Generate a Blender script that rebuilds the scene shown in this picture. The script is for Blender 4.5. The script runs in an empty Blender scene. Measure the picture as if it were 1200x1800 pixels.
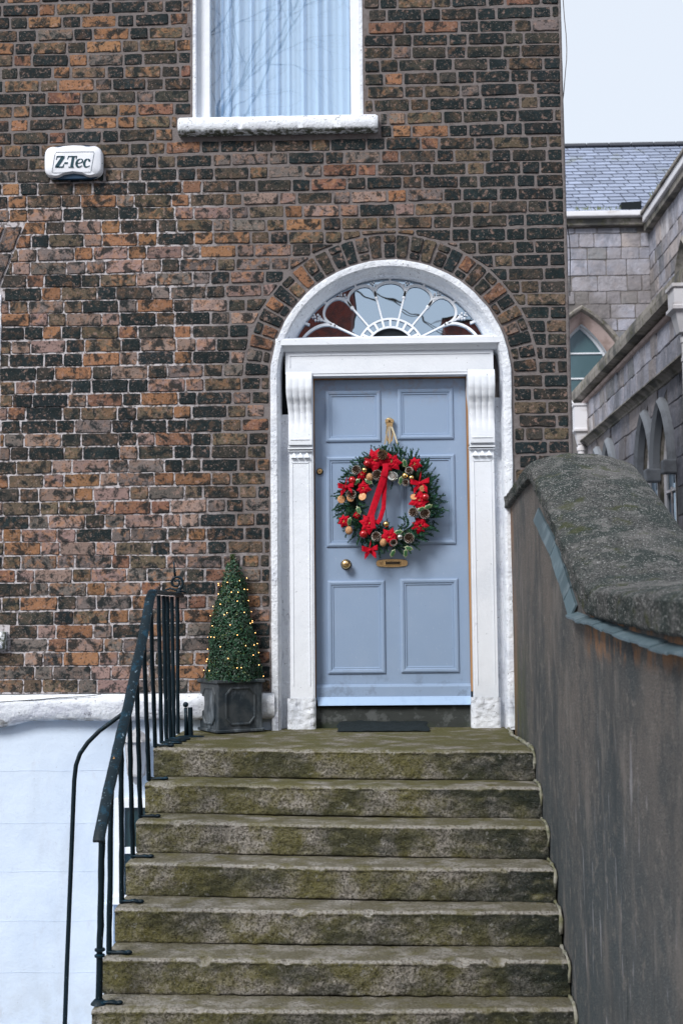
import bpy, math, random
from math import sin, cos, tan, pi, sqrt, atan2, radians, hypot
from mathutils import Vector, Matrix, noise as mnoise
random.seed(11)
R_ = random.random
def U(a, b): return random.uniform(a, b)
C = bpy.context.scene.collection
scn = bpy.context.scene

# ------------------------------------------------------------------ camera
FPX = 2200.0
CAM = Vector((0, -7.59, 0.67))
ROT = (Matrix.Rotation(radians(1.43566), 3, 'Z') @ Matrix.Rotation(radians(94.81982), 3, 'X')
       @ Matrix.Rotation(radians(-0.51565), 3, 'Z'))
cd = bpy.data.cameras.new('camera'); cam = bpy.data.objects.new('camera', cd); C.objects.link(cam)
cam.location = CAM; cam.rotation_euler = ROT.to_euler()
cd.sensor_fit = 'VERTICAL'; cd.sensor_height = 36.0; cd.sensor_width = 24.0
cd.lens = FPX / 1800 * 36; cd.clip_start = 0.05; cd.clip_end = 500
cd.dof.use_dof = True; cd.dof.focus_distance = 7.1; cd.dof.aperture_fstop = 4.5
scn.camera = cam

def P(px, py, Y=0.0):                       # photograph point -> place on the plane at that depth
    d = ROT @ Vector(((px - 600) / FPX, -(py - 900) / FPX, -1))
    return CAM + d * ((Y - CAM.y) / d.y)
def proj(p):
    d = ROT.transposed() @ (Vector(p) - CAM)
    return 600 + FPX * d.x / -d.z, 900 - FPX * d.y / -d.z

# ------------------------------------------------------------------ light
SUN_EL, SUN_AZ = radians(41), radians(-34)  # azimuth from -Y towards -X
w = bpy.data.worlds.new('World'); scn.world = w; w.use_nodes = True
nt = w.node_tree; nt.nodes.clear()
o_ = nt.nodes.new('ShaderNodeOutputWorld'); bg = nt.nodes.new('ShaderNodeBackground')
sky = nt.nodes.new('ShaderNodeTexSky'); sky.sky_type = 'NISHITA'; sky.sun_disc = False
sky.sun_elevation = SUN_EL; sky.sun_rotation = pi + radians(34)
sky.air_density = 1.2; sky.dust_density = 2.0
mx = nt.nodes.new('ShaderNodeMix'); mx.data_type = 'RGBA'; mx.inputs[0].default_value = 0.88
mx.inputs[7].default_value = (6.35, 6.85, 7.6, 1)      # the even cloud layer
nt.links.new(sky.outputs[0], mx.inputs[6]); nt.links.new(mx.outputs[2], bg.inputs[0])
bg.inputs[1].default_value = 0.088
nt.links.new(bg.outputs[0], o_.inputs[0])
sd = bpy.data.lights.new('sun', 'SUN'); sd.energy = 2.45; sd.angle = radians(20); sd.color = (1.0, 0.98, 0.96)
so = bpy.data.objects.new('sun', sd); C.objects.link(so)
sdir = Vector((sin(radians(-34)) * cos(SUN_EL), -cos(radians(-34)) * cos(SUN_EL), sin(SUN_EL)))
so.rotation_euler = sdir.to_track_quat('Z', 'Y').to_euler()
vs = scn.view_settings; vs.view_transform = 'Standard'; vs.look = 'None'; vs.gamma = 1; vs.exposure = 0.64
vs.use_curve_mapping = False

# ------------------------------------------------------------------ object helpers
def tag(o, label=None, cat=None, group=None, kind=None):
    if label: o['label'] = label
    if cat: o['category'] = cat
    if group: o['group'] = group
    if kind: o['kind'] = kind
    return o
def thing(name, label, cat, loc=(0, 0, 0), rz=0, group=None):
    o = bpy.data.objects.new(name, None); C.objects.link(o); o.empty_display_size = 0.1
    o.location = loc; o.rotation_euler = (0, 0, rz)
    return tag(o, label, cat, group)
def wloc(o):
    v = Vector((0, 0, 0))
    while o: v += Vector(o.location); o = o.parent
    return v
class MB:
    def __init__(s): s.v = []; s.f = []; s.c = []
    def add(s, vs_, fs, col=None):
        b = len(s.v); s.v += [Vector(p) for p in vs_]; s.f += [tuple(i + b for i in f) for f in fs]
        if col is not None:
            s.c += [col] * (len(s.v) - b)
        return s
    def box(s, x0, x1, y0, y1, z0, z1, col=None):
        vs_ = [(x, y, z) for x in (x0, x1) for y in (y0, y1) for z in (z0, z1)]
        return s.add(vs_, [(0, 1, 3, 2), (4, 6, 7, 5), (0, 4, 5, 1), (2, 3, 7, 6), (0, 2, 6, 4), (1, 5, 7, 3)], col)
    def quad(s, a, b, c, d, col=None): return s.add([a, b, c, d], [(0, 1, 2, 3)], col)
    def tube(s, pts, r, n=8, flat=None, caps=True, up=None, col=None):
        pts = [Vector(p) for p in pts]; m = len(pts)
        rs = r if isinstance(r, (list, tuple)) else [r] * m
        ring0 = None; vs_ = []; fs = []; prev = None
        for i, p in enumerate(pts):
            t = (pts[min(i + 1, m - 1)] - pts[max(i - 1, 0)]).normalized()
            if prev is None:
                a = Vector(up) if up else (Vector((0, 0, 1)) if abs(t.z) < 0.9 else Vector((0, 1, 0)))
            else: a = prev
            a = (a - t * a.dot(t)).normalized(); prev = a; b = t.cross(a)
            for k in range(n):
                an = 2 * pi * (k + 0.5) / n
                fa, fb = (flat if flat else (1, 1))
                vs_.append(p + (a * cos(an) * fa + b * sin(an) * fb) * rs[i])
        for i in range(m - 1):
            for k in range(n):
                k2 = (k + 1) % n
                fs.append((i * n + k, i * n + k2, (i + 1) * n + k2, (i + 1) * n + k))
        if caps: fs += [tuple(range(n))[::-1], tuple((m - 1) * n + k for k in range(n))]
        return s.add(vs_, fs, col)
    def sphere(s, c, r, n=10, m=7, sc=(1, 1, 1), col=None):
        c = Vector(c); vs_ = [c + Vector((0, 0, r * sc[2]))]; fs = []
        for i in range(1, m):
            a = pi * i / m
            for k in range(n):
                b = 2 * pi * k / n
                vs_.append(c + Vector((r * sin(a) * cos(b) * sc[0], r * sin(a) * sin(b) * sc[1], r * cos(a) * sc[2])))
        vs_.append(c - Vector((0, 0, r * sc[2])))
        for k in range(n): fs.append((0, 1 + k, 1 + (k + 1) % n))
        for i in range(m - 2):
            for k in range(n):
                a0 = 1 + i * n; fs.append((a0 + k, a0 + n + k, a0 + n + (k + 1) % n, a0 + (k + 1) % n))
        e = len(vs_) - 1; a0 = 1 + (m - 2) * n
        for k in range(n): fs.append((e, a0 + (k + 1) % n, a0 + k))
        return s.add(vs_, fs, col)
    def lathe(s, prof, c, ax=(0, 0, 1), n=16):
        c = Vector(c); ax = Vector(ax).normalized()
        a = Vector((1, 0, 0)) if abs(ax.x) < 0.9 else Vector((0, 1, 0)); a = (a - ax * a.dot(ax)).normalized(); b = ax.cross(a)
        vs_ = [c + ax * h + (a * cos(2 * pi * k / n) + b * sin(2 * pi * k / n)) * r for (r, h) in prof for k in range(n)]
        fs = [(i * n + k, i * n + (k + 1) % n, (i + 1) * n + (k + 1) % n, (i + 1) * n + k) for i in range(len(prof) - 1) for k in range(n)]
        fs += [tuple(range(n))[::-1], tuple((len(prof) - 1) * n + k for k in range(n))]
        return s.add(vs_, fs)
    def sweep(s, sections, closed_section=False, cap=False, loop=False):
        n = len(sections[0]); vs_ = [p for sec in sections for p in sec]; m = len(sections); fs = []
        for i in range(m if loop else m - 1):
            i2 = (i + 1) % m
            for k in range(n if closed_section else n - 1):
                k2 = (k + 1) % n
                fs.append((i * n + k, i * n + k2, i2 * n + k2, i2 * n + k))
        if cap: fs += [tuple(range(n)), tuple((m - 1) * n + k for k in range(n))[::-1]]
        return s.add(vs_, fs)
    def build(s, name, m, parent=None, smooth=False, local=False, bevel=0, kind=None, label=None, angle=None):
        me = bpy.data.meshes.new(name)
        off = Vector((0, 0, 0)) if (local or parent is None) else wloc(parent)
        me.from_pydata([tuple(p - off) for p in s.v], [], s.f)
        if s.c:
            at_ = me.color_attributes.new('col', 'FLOAT_COLOR', 'POINT')
            flat = []
            for c in s.c: flat += [c[0], c[1], c[2], c[3] if len(c) > 3 else 1]
            at_.data.foreach_set('color', flat)
        me.materials.append(m)
        if smooth: me.shade_smooth() if hasattr(me, 'shade_smooth') else None
        if smooth and angle: 
            try: me.set_sharp_from_angle(angle=radians(angle))
            except Exception: pass
        me.update()
        o = bpy.data.objects.new(name, me); C.objects.link(o)
        if parent: o.parent = parent
        if bevel:
            b = o.modifiers.new('bevel', 'BEVEL'); b.width = bevel; b.segments = 2; b.limit_method = 'ANGLE'; b.angle_limit = radians(40)
        return tag(o, label, None, None, kind)
def fix_normals(o):
    import bmesh
    bm = bmesh.new(); bm.from_mesh(o.data); bmesh.ops.recalc_face_normals(bm, faces=bm.faces); bm.to_mesh(o.data); bm.free()
    return o

# ------------------------------------------------------------------ materials
def sock(nt, i, v):
    if v is None: return
    if isinstance(v, bpy.types.NodeSocket): nt.links.new(v, i)
    else: i.default_value = v
def nd(nt, typ, ins=None, **pr):
    n = nt.nodes.new(typ)
    for k, v in pr.items(): setattr(n, k, v)
    for k, v in (ins or {}).items(): sock(nt, n.inputs[k], v)
    return n
def mth(nt, op, a, b=0.5, cl=False):
    n = nd(nt, 'ShaderNodeMath', {0: a, 1: b}, operation=op); n.use_clamp = cl; return n.outputs[0]
def mixc(nt, f, a, b):
    n = nt.nodes.new('ShaderNodeMix'); n.data_type = 'RGBA'
    for i, v in ((0, f), (6, a), (7, b)):
        if isinstance(v, tuple) and len(v) == 3: v = (*v, 1)
        sock(nt, n.inputs[i], v)
    return n.outputs[2]
def mrange(nt, v, a, b, c=0.0, d=1.0):
    n = nd(nt, 'ShaderNodeMapRange', {'Value': v, 'From Min': a, 'From Max': b, 'To Min': c, 'To Max': d}, interpolation_type='SMOOTHSTEP')
    return n.outputs[0]
def vec(nt, pos, st):
    if not st: return pos
    return nd(nt, 'ShaderNodeVectorMath', {0: pos, 1: st}, operation='MULTIPLY').outputs[0]
def mat(name, base, layers=(), rough=0.7, bump=(), metal=0.0, spec=0.22, attr=False, emit=None, coat=0, sub=0, vary=None):
    m = bpy.data.materials.new(name); m.use_nodes = True; nt = m.node_tree; nt.nodes.clear()
    out = nt.nodes.new('ShaderNodeOutputMaterial'); b = nt.nodes.new('ShaderNodeBsdfPrincipled')
    nt.links.new(b.outputs[0], out.inputs[0])
    geo = nt.nodes.new('ShaderNodeNewGeometry'); pos = geo.outputs['Position']
    sep = nd(nt, 'ShaderNodeSeparateXYZ', {0: pos})
    if attr:
        a = nd(nt, 'ShaderNodeAttribute', attribute_name='col'); col = a.outputs['Color']; alpha = a.outputs['Alpha']
    else:
        col = (*base, 1); alpha = None
    ro = rough
    for L in layers:
        no = nd(nt, 'ShaderNodeTexNoise', {'Vector': vec(nt, pos, L.get('v')), 'Scale': L['s'], 'Detail': L.get('d', 6), 'Roughness': L.get('r', 0.6), 'Distortion': L.get('w', 0)})
        f = mrange(nt, no.outputs[0], L['lo'], L['hi'])
        f = mth(nt, 'MULTIPLY', f, L.get('a', 1.0))
        for (ax, p0, p1) in L.get('pos', ()):
            f = mth(nt, 'MULTIPLY', f, mrange(nt, sep.outputs[ax], p0, p1))
        if L.get('up') is not None:
            nz = nd(nt, 'ShaderNodeSeparateXYZ', {0: geo.outputs['Normal']}).outputs[2]
            f = mth(nt, 'MULTIPLY', f, mrange(nt, nz, *L['up']))
        if L.get('ak') and alpha: f = mth(nt, 'MULTIPLY', f, alpha)
        c = L['c']
        if isinstance(c, tuple): col = mixc(nt, f, col, c)
        else: col = mixc(nt, f, col, nd(nt, 'ShaderNodeVectorMath', {0: col, 1: (c, c, c)}, operation='MULTIPLY').outputs[0])
        if 'ro' in L:
            ro = nd(nt, 'ShaderNodeMix', {0: f, 2: ro, 3: L['ro']}).outputs[0]
    sock(nt, b.inputs['Base Color'], col); sock(nt, b.inputs['Roughness'], ro)
    b.inputs['Metallic'].default_value = metal; b.inputs['Specular IOR Level'].default_value = spec
    if coat: b.inputs['Coat Weight'].default_value = coat; b.inputs['Coat Roughness'].default_value = 0.08
    if emit: b.inputs['Emission Color'].default_value = (*emit[0], 1); b.inputs['Emission Strength'].default_value = emit[1]
    nrm = None
    for B in bump:
        s_, st, di = B[:3]
        no = nd(nt, 'ShaderNodeTexNoise', {'Vector': vec(nt, pos, B[3] if len(B) > 3 else None), 'Scale': s_, 'Detail': 5, 'Roughness': 0.6})
        bp = nd(nt, 'ShaderNodeBump', {'Strength': st, 'Distance': di, 'Height': no.outputs[0]})
        if nrm is not None: nt.links.new(nrm, bp.inputs['Normal'])
        nrm = bp.outputs[0]
    if nrm is not None: nt.links.new(nrm, b.inputs['Normal'])
    return m

BLK = (0.007, 0.014, 0.016)
M = {}
M['brick'] = mat('brick', None, attr=True, rough=0.85, layers=[
    dict(s=23, d=4, r=0.6, lo=.46, hi=.60, c=(.36, .175, .085), a=.6, ak=True, w=.4),
    dict(s=31, d=3, r=0.6, lo=.55, hi=.68, c=(.30, .20, .165), a=.6),
    dict(s=15, d=5, r=0.62, lo=.47, hi=.60, c=BLK, a=.9, w=.5),
    dict(s=75, d=3, lo=.56, hi=.66, c=(.012, .014, .014), a=.75),
    dict(s=110, d=2, lo=.62, hi=.70, c=(.34, .27, .24), a=.5)],
    bump=[(45, .8, .006), (150, .7, .002)])
def mortar_mat(name):
    m = mat(name, (.175, .156, .153), rough=0.95, layers=[
        dict(s=20, d=6, lo=.45, hi=.7, c=(.115, .095, .092), a=.8),
        dict(s=90, d=3, lo=.5, hi=.7, c=(.27, .235, .235), a=.4),
        dict(s=1.4, d=3, lo=.35, hi=.62, c=(.085, .07, .064), a=.7, pos=((0, -0.75, -1.25), (2, 3.55, 3.2))),
        dict(s=33, d=5, lo=.42, hi=.54, c=(.58, .55, .57), a=.8, pos=((0, -0.75, -1.3), (2, 3.55, 3.25))),
        dict(s=12, d=5, lo=.52, hi=.62, c=(.45, .42, .43), a=.7, pos=((0, -0.15, -0.75), (2, 1.5, .6)))],
        bump=[(60, .8, .006), (12, .5, .01)])
    return m
M['mortar'] = mortar_mat('mortar')
M['mortar_old'] = mat('church_mortar', (.17, .155, .15), rough=.95, layers=[dict(s=5, lo=.4, hi=.7, c=(.09, .09, .09), a=.7)])
W_ = (.77, .80, .85)
M['white'] = mat('white_paint', W_, rough=.45, layers=[
    dict(s=3, d=5, lo=.45, hi=.75, c=(.66, .70, .76), a=.7),
    dict(s=38, d=4, lo=.68, hi=.72, c=(.22, .24, .28), a=.55)], bump=[(14, .35, .01), (70, .2, .003)])
M['white_old'] = mat('white_flaking_paint', W_, rough=.6, layers=[
    dict(s=4, d=6, lo=.42, hi=.7, c=(.60, .64, .72), a=.8),
    dict(s=22, d=7, r=.7, lo=.615, hi=.66, c=(.17, .18, .23), a=.6),
    dict(s=16, d=6, r=.7, v=(1, 1, .25), lo=.56, hi=.66, c=(.33, .35, .42), a=.8, pos=((2, 1.3, .1),)),
    dict(s=60, d=3, lo=.66, hi=.70, c=(.09, .09, .08), a=.8)],
    bump=[(11, .8, .02), (45, .9, .01), (120, .4, .003)])
M['sill'] = mat('white_sill_paint', W_, rough=.6, layers=[
    dict(s=45, d=6, r=.7, lo=.60, hi=.64, c=(.12, .12, .13), a=.85),
    dict(s=14, d=5, lo=.55, hi=.7, c=(.55, .56, .66), a=.7),
    dict(s=30, d=6, lo=.40, hi=.55, c=(.045, .055, .02), a=.9, pos=((2, 3.705, 3.685),))],
    bump=[(20, .7, .012), (80, .5, .004)])
M['stucco'] = mat('white_stucco', (.62, .71, .83), rough=.75, layers=[
    dict(s=1.5, d=5, lo=.4, hi=.7, c=(.52, .61, .74), a=.85),
    dict(s=3, d=6, v=(1, 1, .3), lo=.5, hi=.72, c=(.46, .51, .57), a=.6),
    dict(s=5, d=6, lo=.38, hi=.6, c=(.40, .42, .42), a=.5, pos=((2, -1.2, -2.0),)),
    dict(s=9, d=5, v=(1, 1, .5), lo=.6, hi=.75, c=(.5, .53, .58), a=.5),
    dict(s=70, d=3, lo=.70, hi=.74, c=(.3, .3, .32), a=.5)], bump=[(5, .25, .03), (25, .3, .006), (90, .3, .003)])
M['string'] = mat('white_string_course', (.76, .79, .84), rough=.7, layers=[
    dict(s=8, d=7, r=.7, v=(1, 1, 2), lo=.45, hi=.62, c=(.50, .52, .60), a=.8, pos=((2, .2, .15),)),
    dict(s=26, d=6, r=.7, lo=.60, hi=.66, c=(.16, .15, .17), a=.7),
    dict(s=10, d=5, lo=.4, hi=.6, c=(.14, .12, .09), a=.75, pos=((2, .095, .07),))],
    bump=[(12, .9, .02), (50, .7, .006)])
M['door'] = mat('door_paint', (.262, .352, .495), rough=.32, spec=.5, coat=.25, layers=[
    dict(s=2.5, d=3, lo=.4, hi=.7, c=(.30, .385, .52), a=.7),
    dict(s=60, d=3, lo=.7, hi=.75, c=(.16, .22, .33), a=.5),
    dict(s=24, d=5, lo=.5, hi=.62, c=(.27, .27, .31), a=.5, pos=((2, 1.95, 2.12),)),
    dict(s=13, d=6, r=.7, lo=.50, hi=.66, c=(.15, .19, .25), a=.5, pos=((2, .42, .2),)),
    dict(s=90, d=3, v=(1, 1, .4), lo=.66, hi=.72, c=(.40, .47, .58), a=.4)],
    bump=[(8, .16, .010), (40, .14, .003, (1, 1, .3))])
M['weatherbar'] = mat('weatherbar_paint', (.38, .53, .75), rough=.35, layers=[dict(s=20, lo=.5, hi=.7, c=(.32, .46, .68), a=.6)], bump=[(30, .15, .003)])
M['wood'] = mat('bare_wood', (.40, .22, .10), rough=.6, layers=[dict(s=20, v=(1, 1, .05), lo=.4, hi=.6, c=(.22, .11, .05), a=.8)])
M['brass'] = mat('brass', (.86, .60, .29), rough=.26, metal=1, layers=[dict(s=50, lo=.56, hi=.7, c=(.35, .2, .09), a=.6)])
M['brass_dark'] = mat('tarnished_brass', (.10, .08, .06), rough=.4, metal=.7)
def granite(name, stone, mossA, moss_hi, dark):
    return mat(name, stone, rough=.92, layers=[
        dict(s=85, d=3, lo=.48, hi=.58, c=(.11, .10, .075), a=.8),
        dict(s=200, d=2, lo=.60, hi=.66, c=(.50, .49, .47), a=.8),
        dict(s=5, d=6, lo=.38, hi=.58, c=(.13, .12, .028), a=mossA, up=(.7, .1)),
        dict(s=60, d=3, lo=.40, hi=.60, c=(.46, .44, .40), a=.75, up=(.15, .5), pos=((1, -.8, -1.15),)),  # step lips paler: a highlight put into the stone colour
        dict(s=7, d=6, lo=.32, hi=.58, c=(.15, .135, .075), a=.8, up=(.93, .995)),
        dict(s=3.5, d=6, lo=.36, hi=.58, c=(.13, .125, .035), a=moss_hi, up=(.3, .9), pos=((2, -.5, -.05),)),
        dict(s=9, d=6, lo=.5, hi=.66, c=(.165, .15, .05), a=.65),
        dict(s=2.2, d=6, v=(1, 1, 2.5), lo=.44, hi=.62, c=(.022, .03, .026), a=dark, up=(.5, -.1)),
        dict(s=3, d=5, lo=.30, hi=.55, c=(.018, .028, .026), a=.8, up=(.5, -.1), pos=((0, .1, .75),)),  # riser shade beside the parapet painted in, together with damp algae
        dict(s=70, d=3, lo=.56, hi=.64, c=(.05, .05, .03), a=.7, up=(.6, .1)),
        dict(s=26, d=5, lo=.62, hi=.68, c=(.45, .44, .42), a=.4),
        dict(s=420, d=1, lo=.72, hi=.76, c=(.75, .75, .73), a=.8)],
        bump=[(70, 1.0, .03), (160, .9, .008), (12, .4, .02)])
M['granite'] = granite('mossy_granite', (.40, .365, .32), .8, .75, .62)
M['coping'] = mat('lichen_granite', (.13, .13, .125), rough=.95, layers=[
    dict(s=95, d=3, lo=.48, hi=.58, c=(.028, .036, .036), a=.9),
    dict(s=5, d=7, r=.66, lo=.44, hi=.58, c=(.045, .06, .056), a=.85),
    dict(s=13, d=6, r=.66, lo=.53, hi=.62, c=(.25, .245, .235), a=.6),
    dict(s=2.5, d=6, v=(1, 1.5, 1), lo=.52, hi=.68, c=(.26, .25, .24), a=.5, up=(.1, .6)),
    dict(s=130, d=2, lo=.60, hi=.65, c=(.50, .50, .48), a=.85),
    dict(s=9, d=5, lo=.55, hi=.68, c=(.075, .085, .03), a=.7)],
    bump=[(60, 1.0, .03), (150, .9, .010), (10, .5, .03)])
M['render'] = mat('stained_render', (.155, .135, .122), rough=.93, layers=[
    dict(s=1.6, d=6, v=(1, 1, .6), lo=.42, hi=.62, c=(.050, .060, .066), a=.95),
    dict(s=7, d=7, r=.68, lo=.46, hi=.60, c=(.075, .078, .078), a=.7),
    dict(s=1.3, d=5, lo=.30, hi=.58, c=(.060, .078, .088), a=.75, pos=((2, .5, -.5),)),
    dict(s=2.2, d=6, lo=.40, hi=.6, c=(.20, .165, .14), a=.5, pos=((2, -.2, .5), (1, -2.6, -1.6))),
    dict(s=17, d=6, r=.65, lo=.54, hi=.66, c=(.23, .205, .185), a=.6),
    dict(s=190, d=2, lo=.45, hi=.62, c=(.05, .054, .056), a=.75),
    dict(s=210, d=1, lo=.62, hi=.68, c=(.28, .27, .26), a=.65),
    dict(s=4.5, d=6, v=(1, 1, .16), lo=.52, hi=.68, c=(.045, .053, .058), a=.75),
    dict(s=6, d=6, v=(1, 1, .35), lo=.52, hi=.68, c=(.20, .18, .165), a=.6),
    dict(s=4, d=6, v=(1, 1, .5), lo=.38, hi=.56, c=(.075, .085, .035), a=.8, pos=((1, -1.3, -.2), (2, .75, .2))),
    dict(s=12, d=4, v=(1, 1, .6), lo=.46, hi=.60, c=(.34, .17, .08), a=.7, pos=((2, .49, .57), (1, -2.7, -2.95))),
    dict(s=8, d=5, v=(1, 1.2, .35), lo=.46, hi=.58, c=(.27, .145, .08), a=.65, pos=((1, -.5, -.1),)),
    dict(s=14, d=6, v=(1, 1.6, .22), lo=.625, hi=.665, c=(.34, .33, .35), a=.55, pos=((1, -1.8, -2.6), (2, .45, .1))),
    dict(s=11, d=5, v=(1, 1.6, .12), lo=.66, hi=.69, c=(.012, .02, .022), a=.85, pos=((1, -1.8, -2.6), (2, .35, .1)))],
    bump=[(130, .8, .006), (9, .35, .02, (1, 1, .4))])
M['fillet'] = mat('cement_fillet', (.30, .29, .25), rough=.95, layers=[dict(s=9, lo=.4, hi=.6, c=(.12, .12, .05), a=.8), dict(s=30, lo=.5, hi=.6, c=(.08, .09, .06), a=.7)], bump=[(60, .8, .006)])
M['iron'] = mat('painted_iron', (.004, .013, .020), rough=.5, layers=[
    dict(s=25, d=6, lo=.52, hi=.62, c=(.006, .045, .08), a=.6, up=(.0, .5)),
    dict(s=40, d=5, lo=.64, hi=.68, c=(.24, .34, .42), a=.5, up=(.0, .4)),  # highlight on upward faces painted into the iron colour
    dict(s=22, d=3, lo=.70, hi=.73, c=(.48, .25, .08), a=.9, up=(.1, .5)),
    dict(s=120, d=3, lo=.68, hi=.72, c=(.3, .4, .45), a=.6)],
    bump=[(60, .5, .004), (200, .4, .002)])
M['lead'] = mat('lead_grey', (.075, .085, .092), rough=.55, metal=.15, layers=[
    dict(s=9, d=6, lo=.42, hi=.62, c=(.022, .034, .045), a=.8),
    dict(s=14, d=6, v=(1, 1, .4), lo=.52, hi=.7, c=(.22, .25, .28), a=.65)], bump=[(30, .35, .004), (120, .3, .002)])
M['box_leaf'] = mat('box_leaf', None, attr=True, rough=.45, spec=.5)
M['bark'] = mat('bark', (.09, .065, .045), rough=.9, bump=[(80, .8, .004)])
M['bulb'] = mat('warm_bulb', (1, .6, .3), rough=.3, emit=((1.0, .50, .16), 4.5))
M['wire'] = mat('dark_wire', (.01, .02, .014), rough=.5)
M['needle'] = mat('fir_needle', None, attr=True, rough=.5)
M['red_cloth'] = mat('red_cloth', (.48, .004, .020), rough=.7, spec=.12, layers=[dict(s=60, lo=.45, hi=.6, c=(.30, .003, .012), a=.6)], bump=[(120, .4, .002)])  # darker red mottle stands for shade in the folds
M['red_gloss'] = mat('red_gloss', (.42, .006, .010), rough=.12, spec=.5, metal=.3, coat=.6)
M['gold'] = mat('gold', (.75, .52, .20), rough=.22, metal=1)
M['gold_cloth'] = mat('gold_ribbon', (.90, .78, .55), rough=.25, metal=.7)
M['silver'] = mat('silver', (.70, .68, .62), rough=.2, metal=1)
M['cone'] = mat('pine_cone', None, attr=True, rough=.7)
M['walnut'] = mat('walnut_shell', (.50, .27, .13), rough=.6, layers=[dict(s=110, d=4, lo=.5, hi=.6, c=(.22, .10, .05), a=.8)], bump=[(110, .9, .004)])
M['orange'] = mat('dried_orange', (.60, .28, .12), rough=.5, layers=[dict(s=70, lo=.5, hi=.6, c=(.72, .45, .25), a=.8)], bump=[(90, .5, .002)])
M['holly'] = mat('variegated_holly', None, attr=True, rough=.3, spec=.5)
M['rubber'] = mat('black_rubber', (.012, .018, .020), rough=.8, layers=[dict(s=60, lo=.6, hi=.7, c=(.05, .06, .06), a=.6)], bump=[(120, .8, .004)])
M['plastic'] = mat('white_plastic', (.76, .78, .84), rough=.3, spec=.5, layers=[dict(s=4, lo=.5, hi=.7, c=(.68, .70, .76), a=.5)])
M['blue_plastic'] = mat('blue_plastic', (.008, .045, .10), rough=.25, spec=.5)
M['ink'] = mat('dark_green_ink', (.006, .045, .065), rough=.4)
M['stone'] = mat('church_stone', None, attr=True, rough=.9, layers=[
    dict(s=3.0, d=7, v=(1, 1, .6), lo=.45, hi=.62, c=(.14, .15, .18), a=.6),
    dict(s=.55, d=6, lo=.52, hi=.66, c=(.07, .08, .09), a=.6),
    dict(s=9, d=6, lo=.52, hi=.66, c=(.34, .31, .34), a=.45),
    dict(s=.8, d=5, lo=.42, hi=.6, c=(.24, .20, .17), a=.4)],
    bump=[(6, .7, .06), (25, .5, .015)])
M['moulding'] = mat('church_moulding', (.27, .25, .23), rough=.9, layers=[
    dict(s=2, d=6, lo=.45, hi=.62, c=(.055, .06, .06), a=.8),
    dict(s=10, d=5, lo=.5, hi=.65, c=(.10, .10, .05), a=.6)], bump=[(10, .6, .03)])
M['trim'] = mat('grey_stone_trim', (.23, .25, .28), rough=.85, layers=[dict(s=4, d=6, lo=.5, hi=.66, c=(.14, .15, .17), a=.6)], bump=[(14, .4, .01)])
M['dressing'] = mat('pink_stone_dressing', (.46, .37, .35), rough=.9, layers=[dict(s=3, d=6, lo=.45, hi=.65, c=(.26, .20, .18), a=.7)], bump=[(10, .5, .02)])
M['slate'] = mat('slate', None, attr=True, rough=.55, layers=[
    dict(s=1.5, d=6, lo=.55, hi=.68, c=(.14, .15, .07), a=.6, pos=((2, 10.0, 10.6),)),
    dict(s=8, d=5, lo=.5, hi=.66, c=(.24, .27, .35), a=.6)], bump=[(12, .4, .01)])
M['slip'] = mat('slate_slip', None, attr=True, rough=.5, layers=[dict(s=15, d=5, v=(1, 1, .4), lo=.5, hi=.65, c=(.22, .27, .30), a=.4)], bump=[(40, .3, .003)])
M['gutter'] = mat('cream_gutter', (.70, .70, .74), rough=.5, layers=[dict(s=6, v=(.3, .3, 1), lo=.5, hi=.7, c=(.36, .30, .27), a=.7)])
M['lead_roof'] = mat('roof_black', (.012, .016, .02), rough=.6)
M['lamp_paint'] = mat('pale_lantern_paint', (.42, .42, .44), rough=.5, layers=[dict(s=30, lo=.5, hi=.65, c=(.25, .25, .27), a=.6)])
M['frost'] = mat('frosted_glass', (.55, .56, .60), rough=.4)
M['weed'] = mat('weed_leaf', (.13, .16, .04), rough=.7)
M['dark'] = mat('dark_interior', (.012, .016, .02), rough=.9)
M['net'] = mat('net_curtain', (.62, .74, .88), rough=.85, bump=[(40, .2, .003, (1, 1, .05))])
M['paving'] = mat('paving', (.20, .20, .20), rough=.9, layers=[dict(s=2, lo=.4, hi=.7, c=(.12, .12, .12), a=.8)], bump=[(60, .5, .004)])
M['asphalt'] = mat('asphalt', (.05, .05, .052), rough=.9, bump=[(120, .6, .006)])
M['red_brick'] = mat('far_red_brick', (.32, .075, .05), rough=.85, layers=[dict(s=6, d=6, lo=.4, hi=.6, c=(.14, .06, .05), a=.8)])
M['farslate'] = mat('far_slate', (.08, .085, .10), rough=.7)
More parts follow.
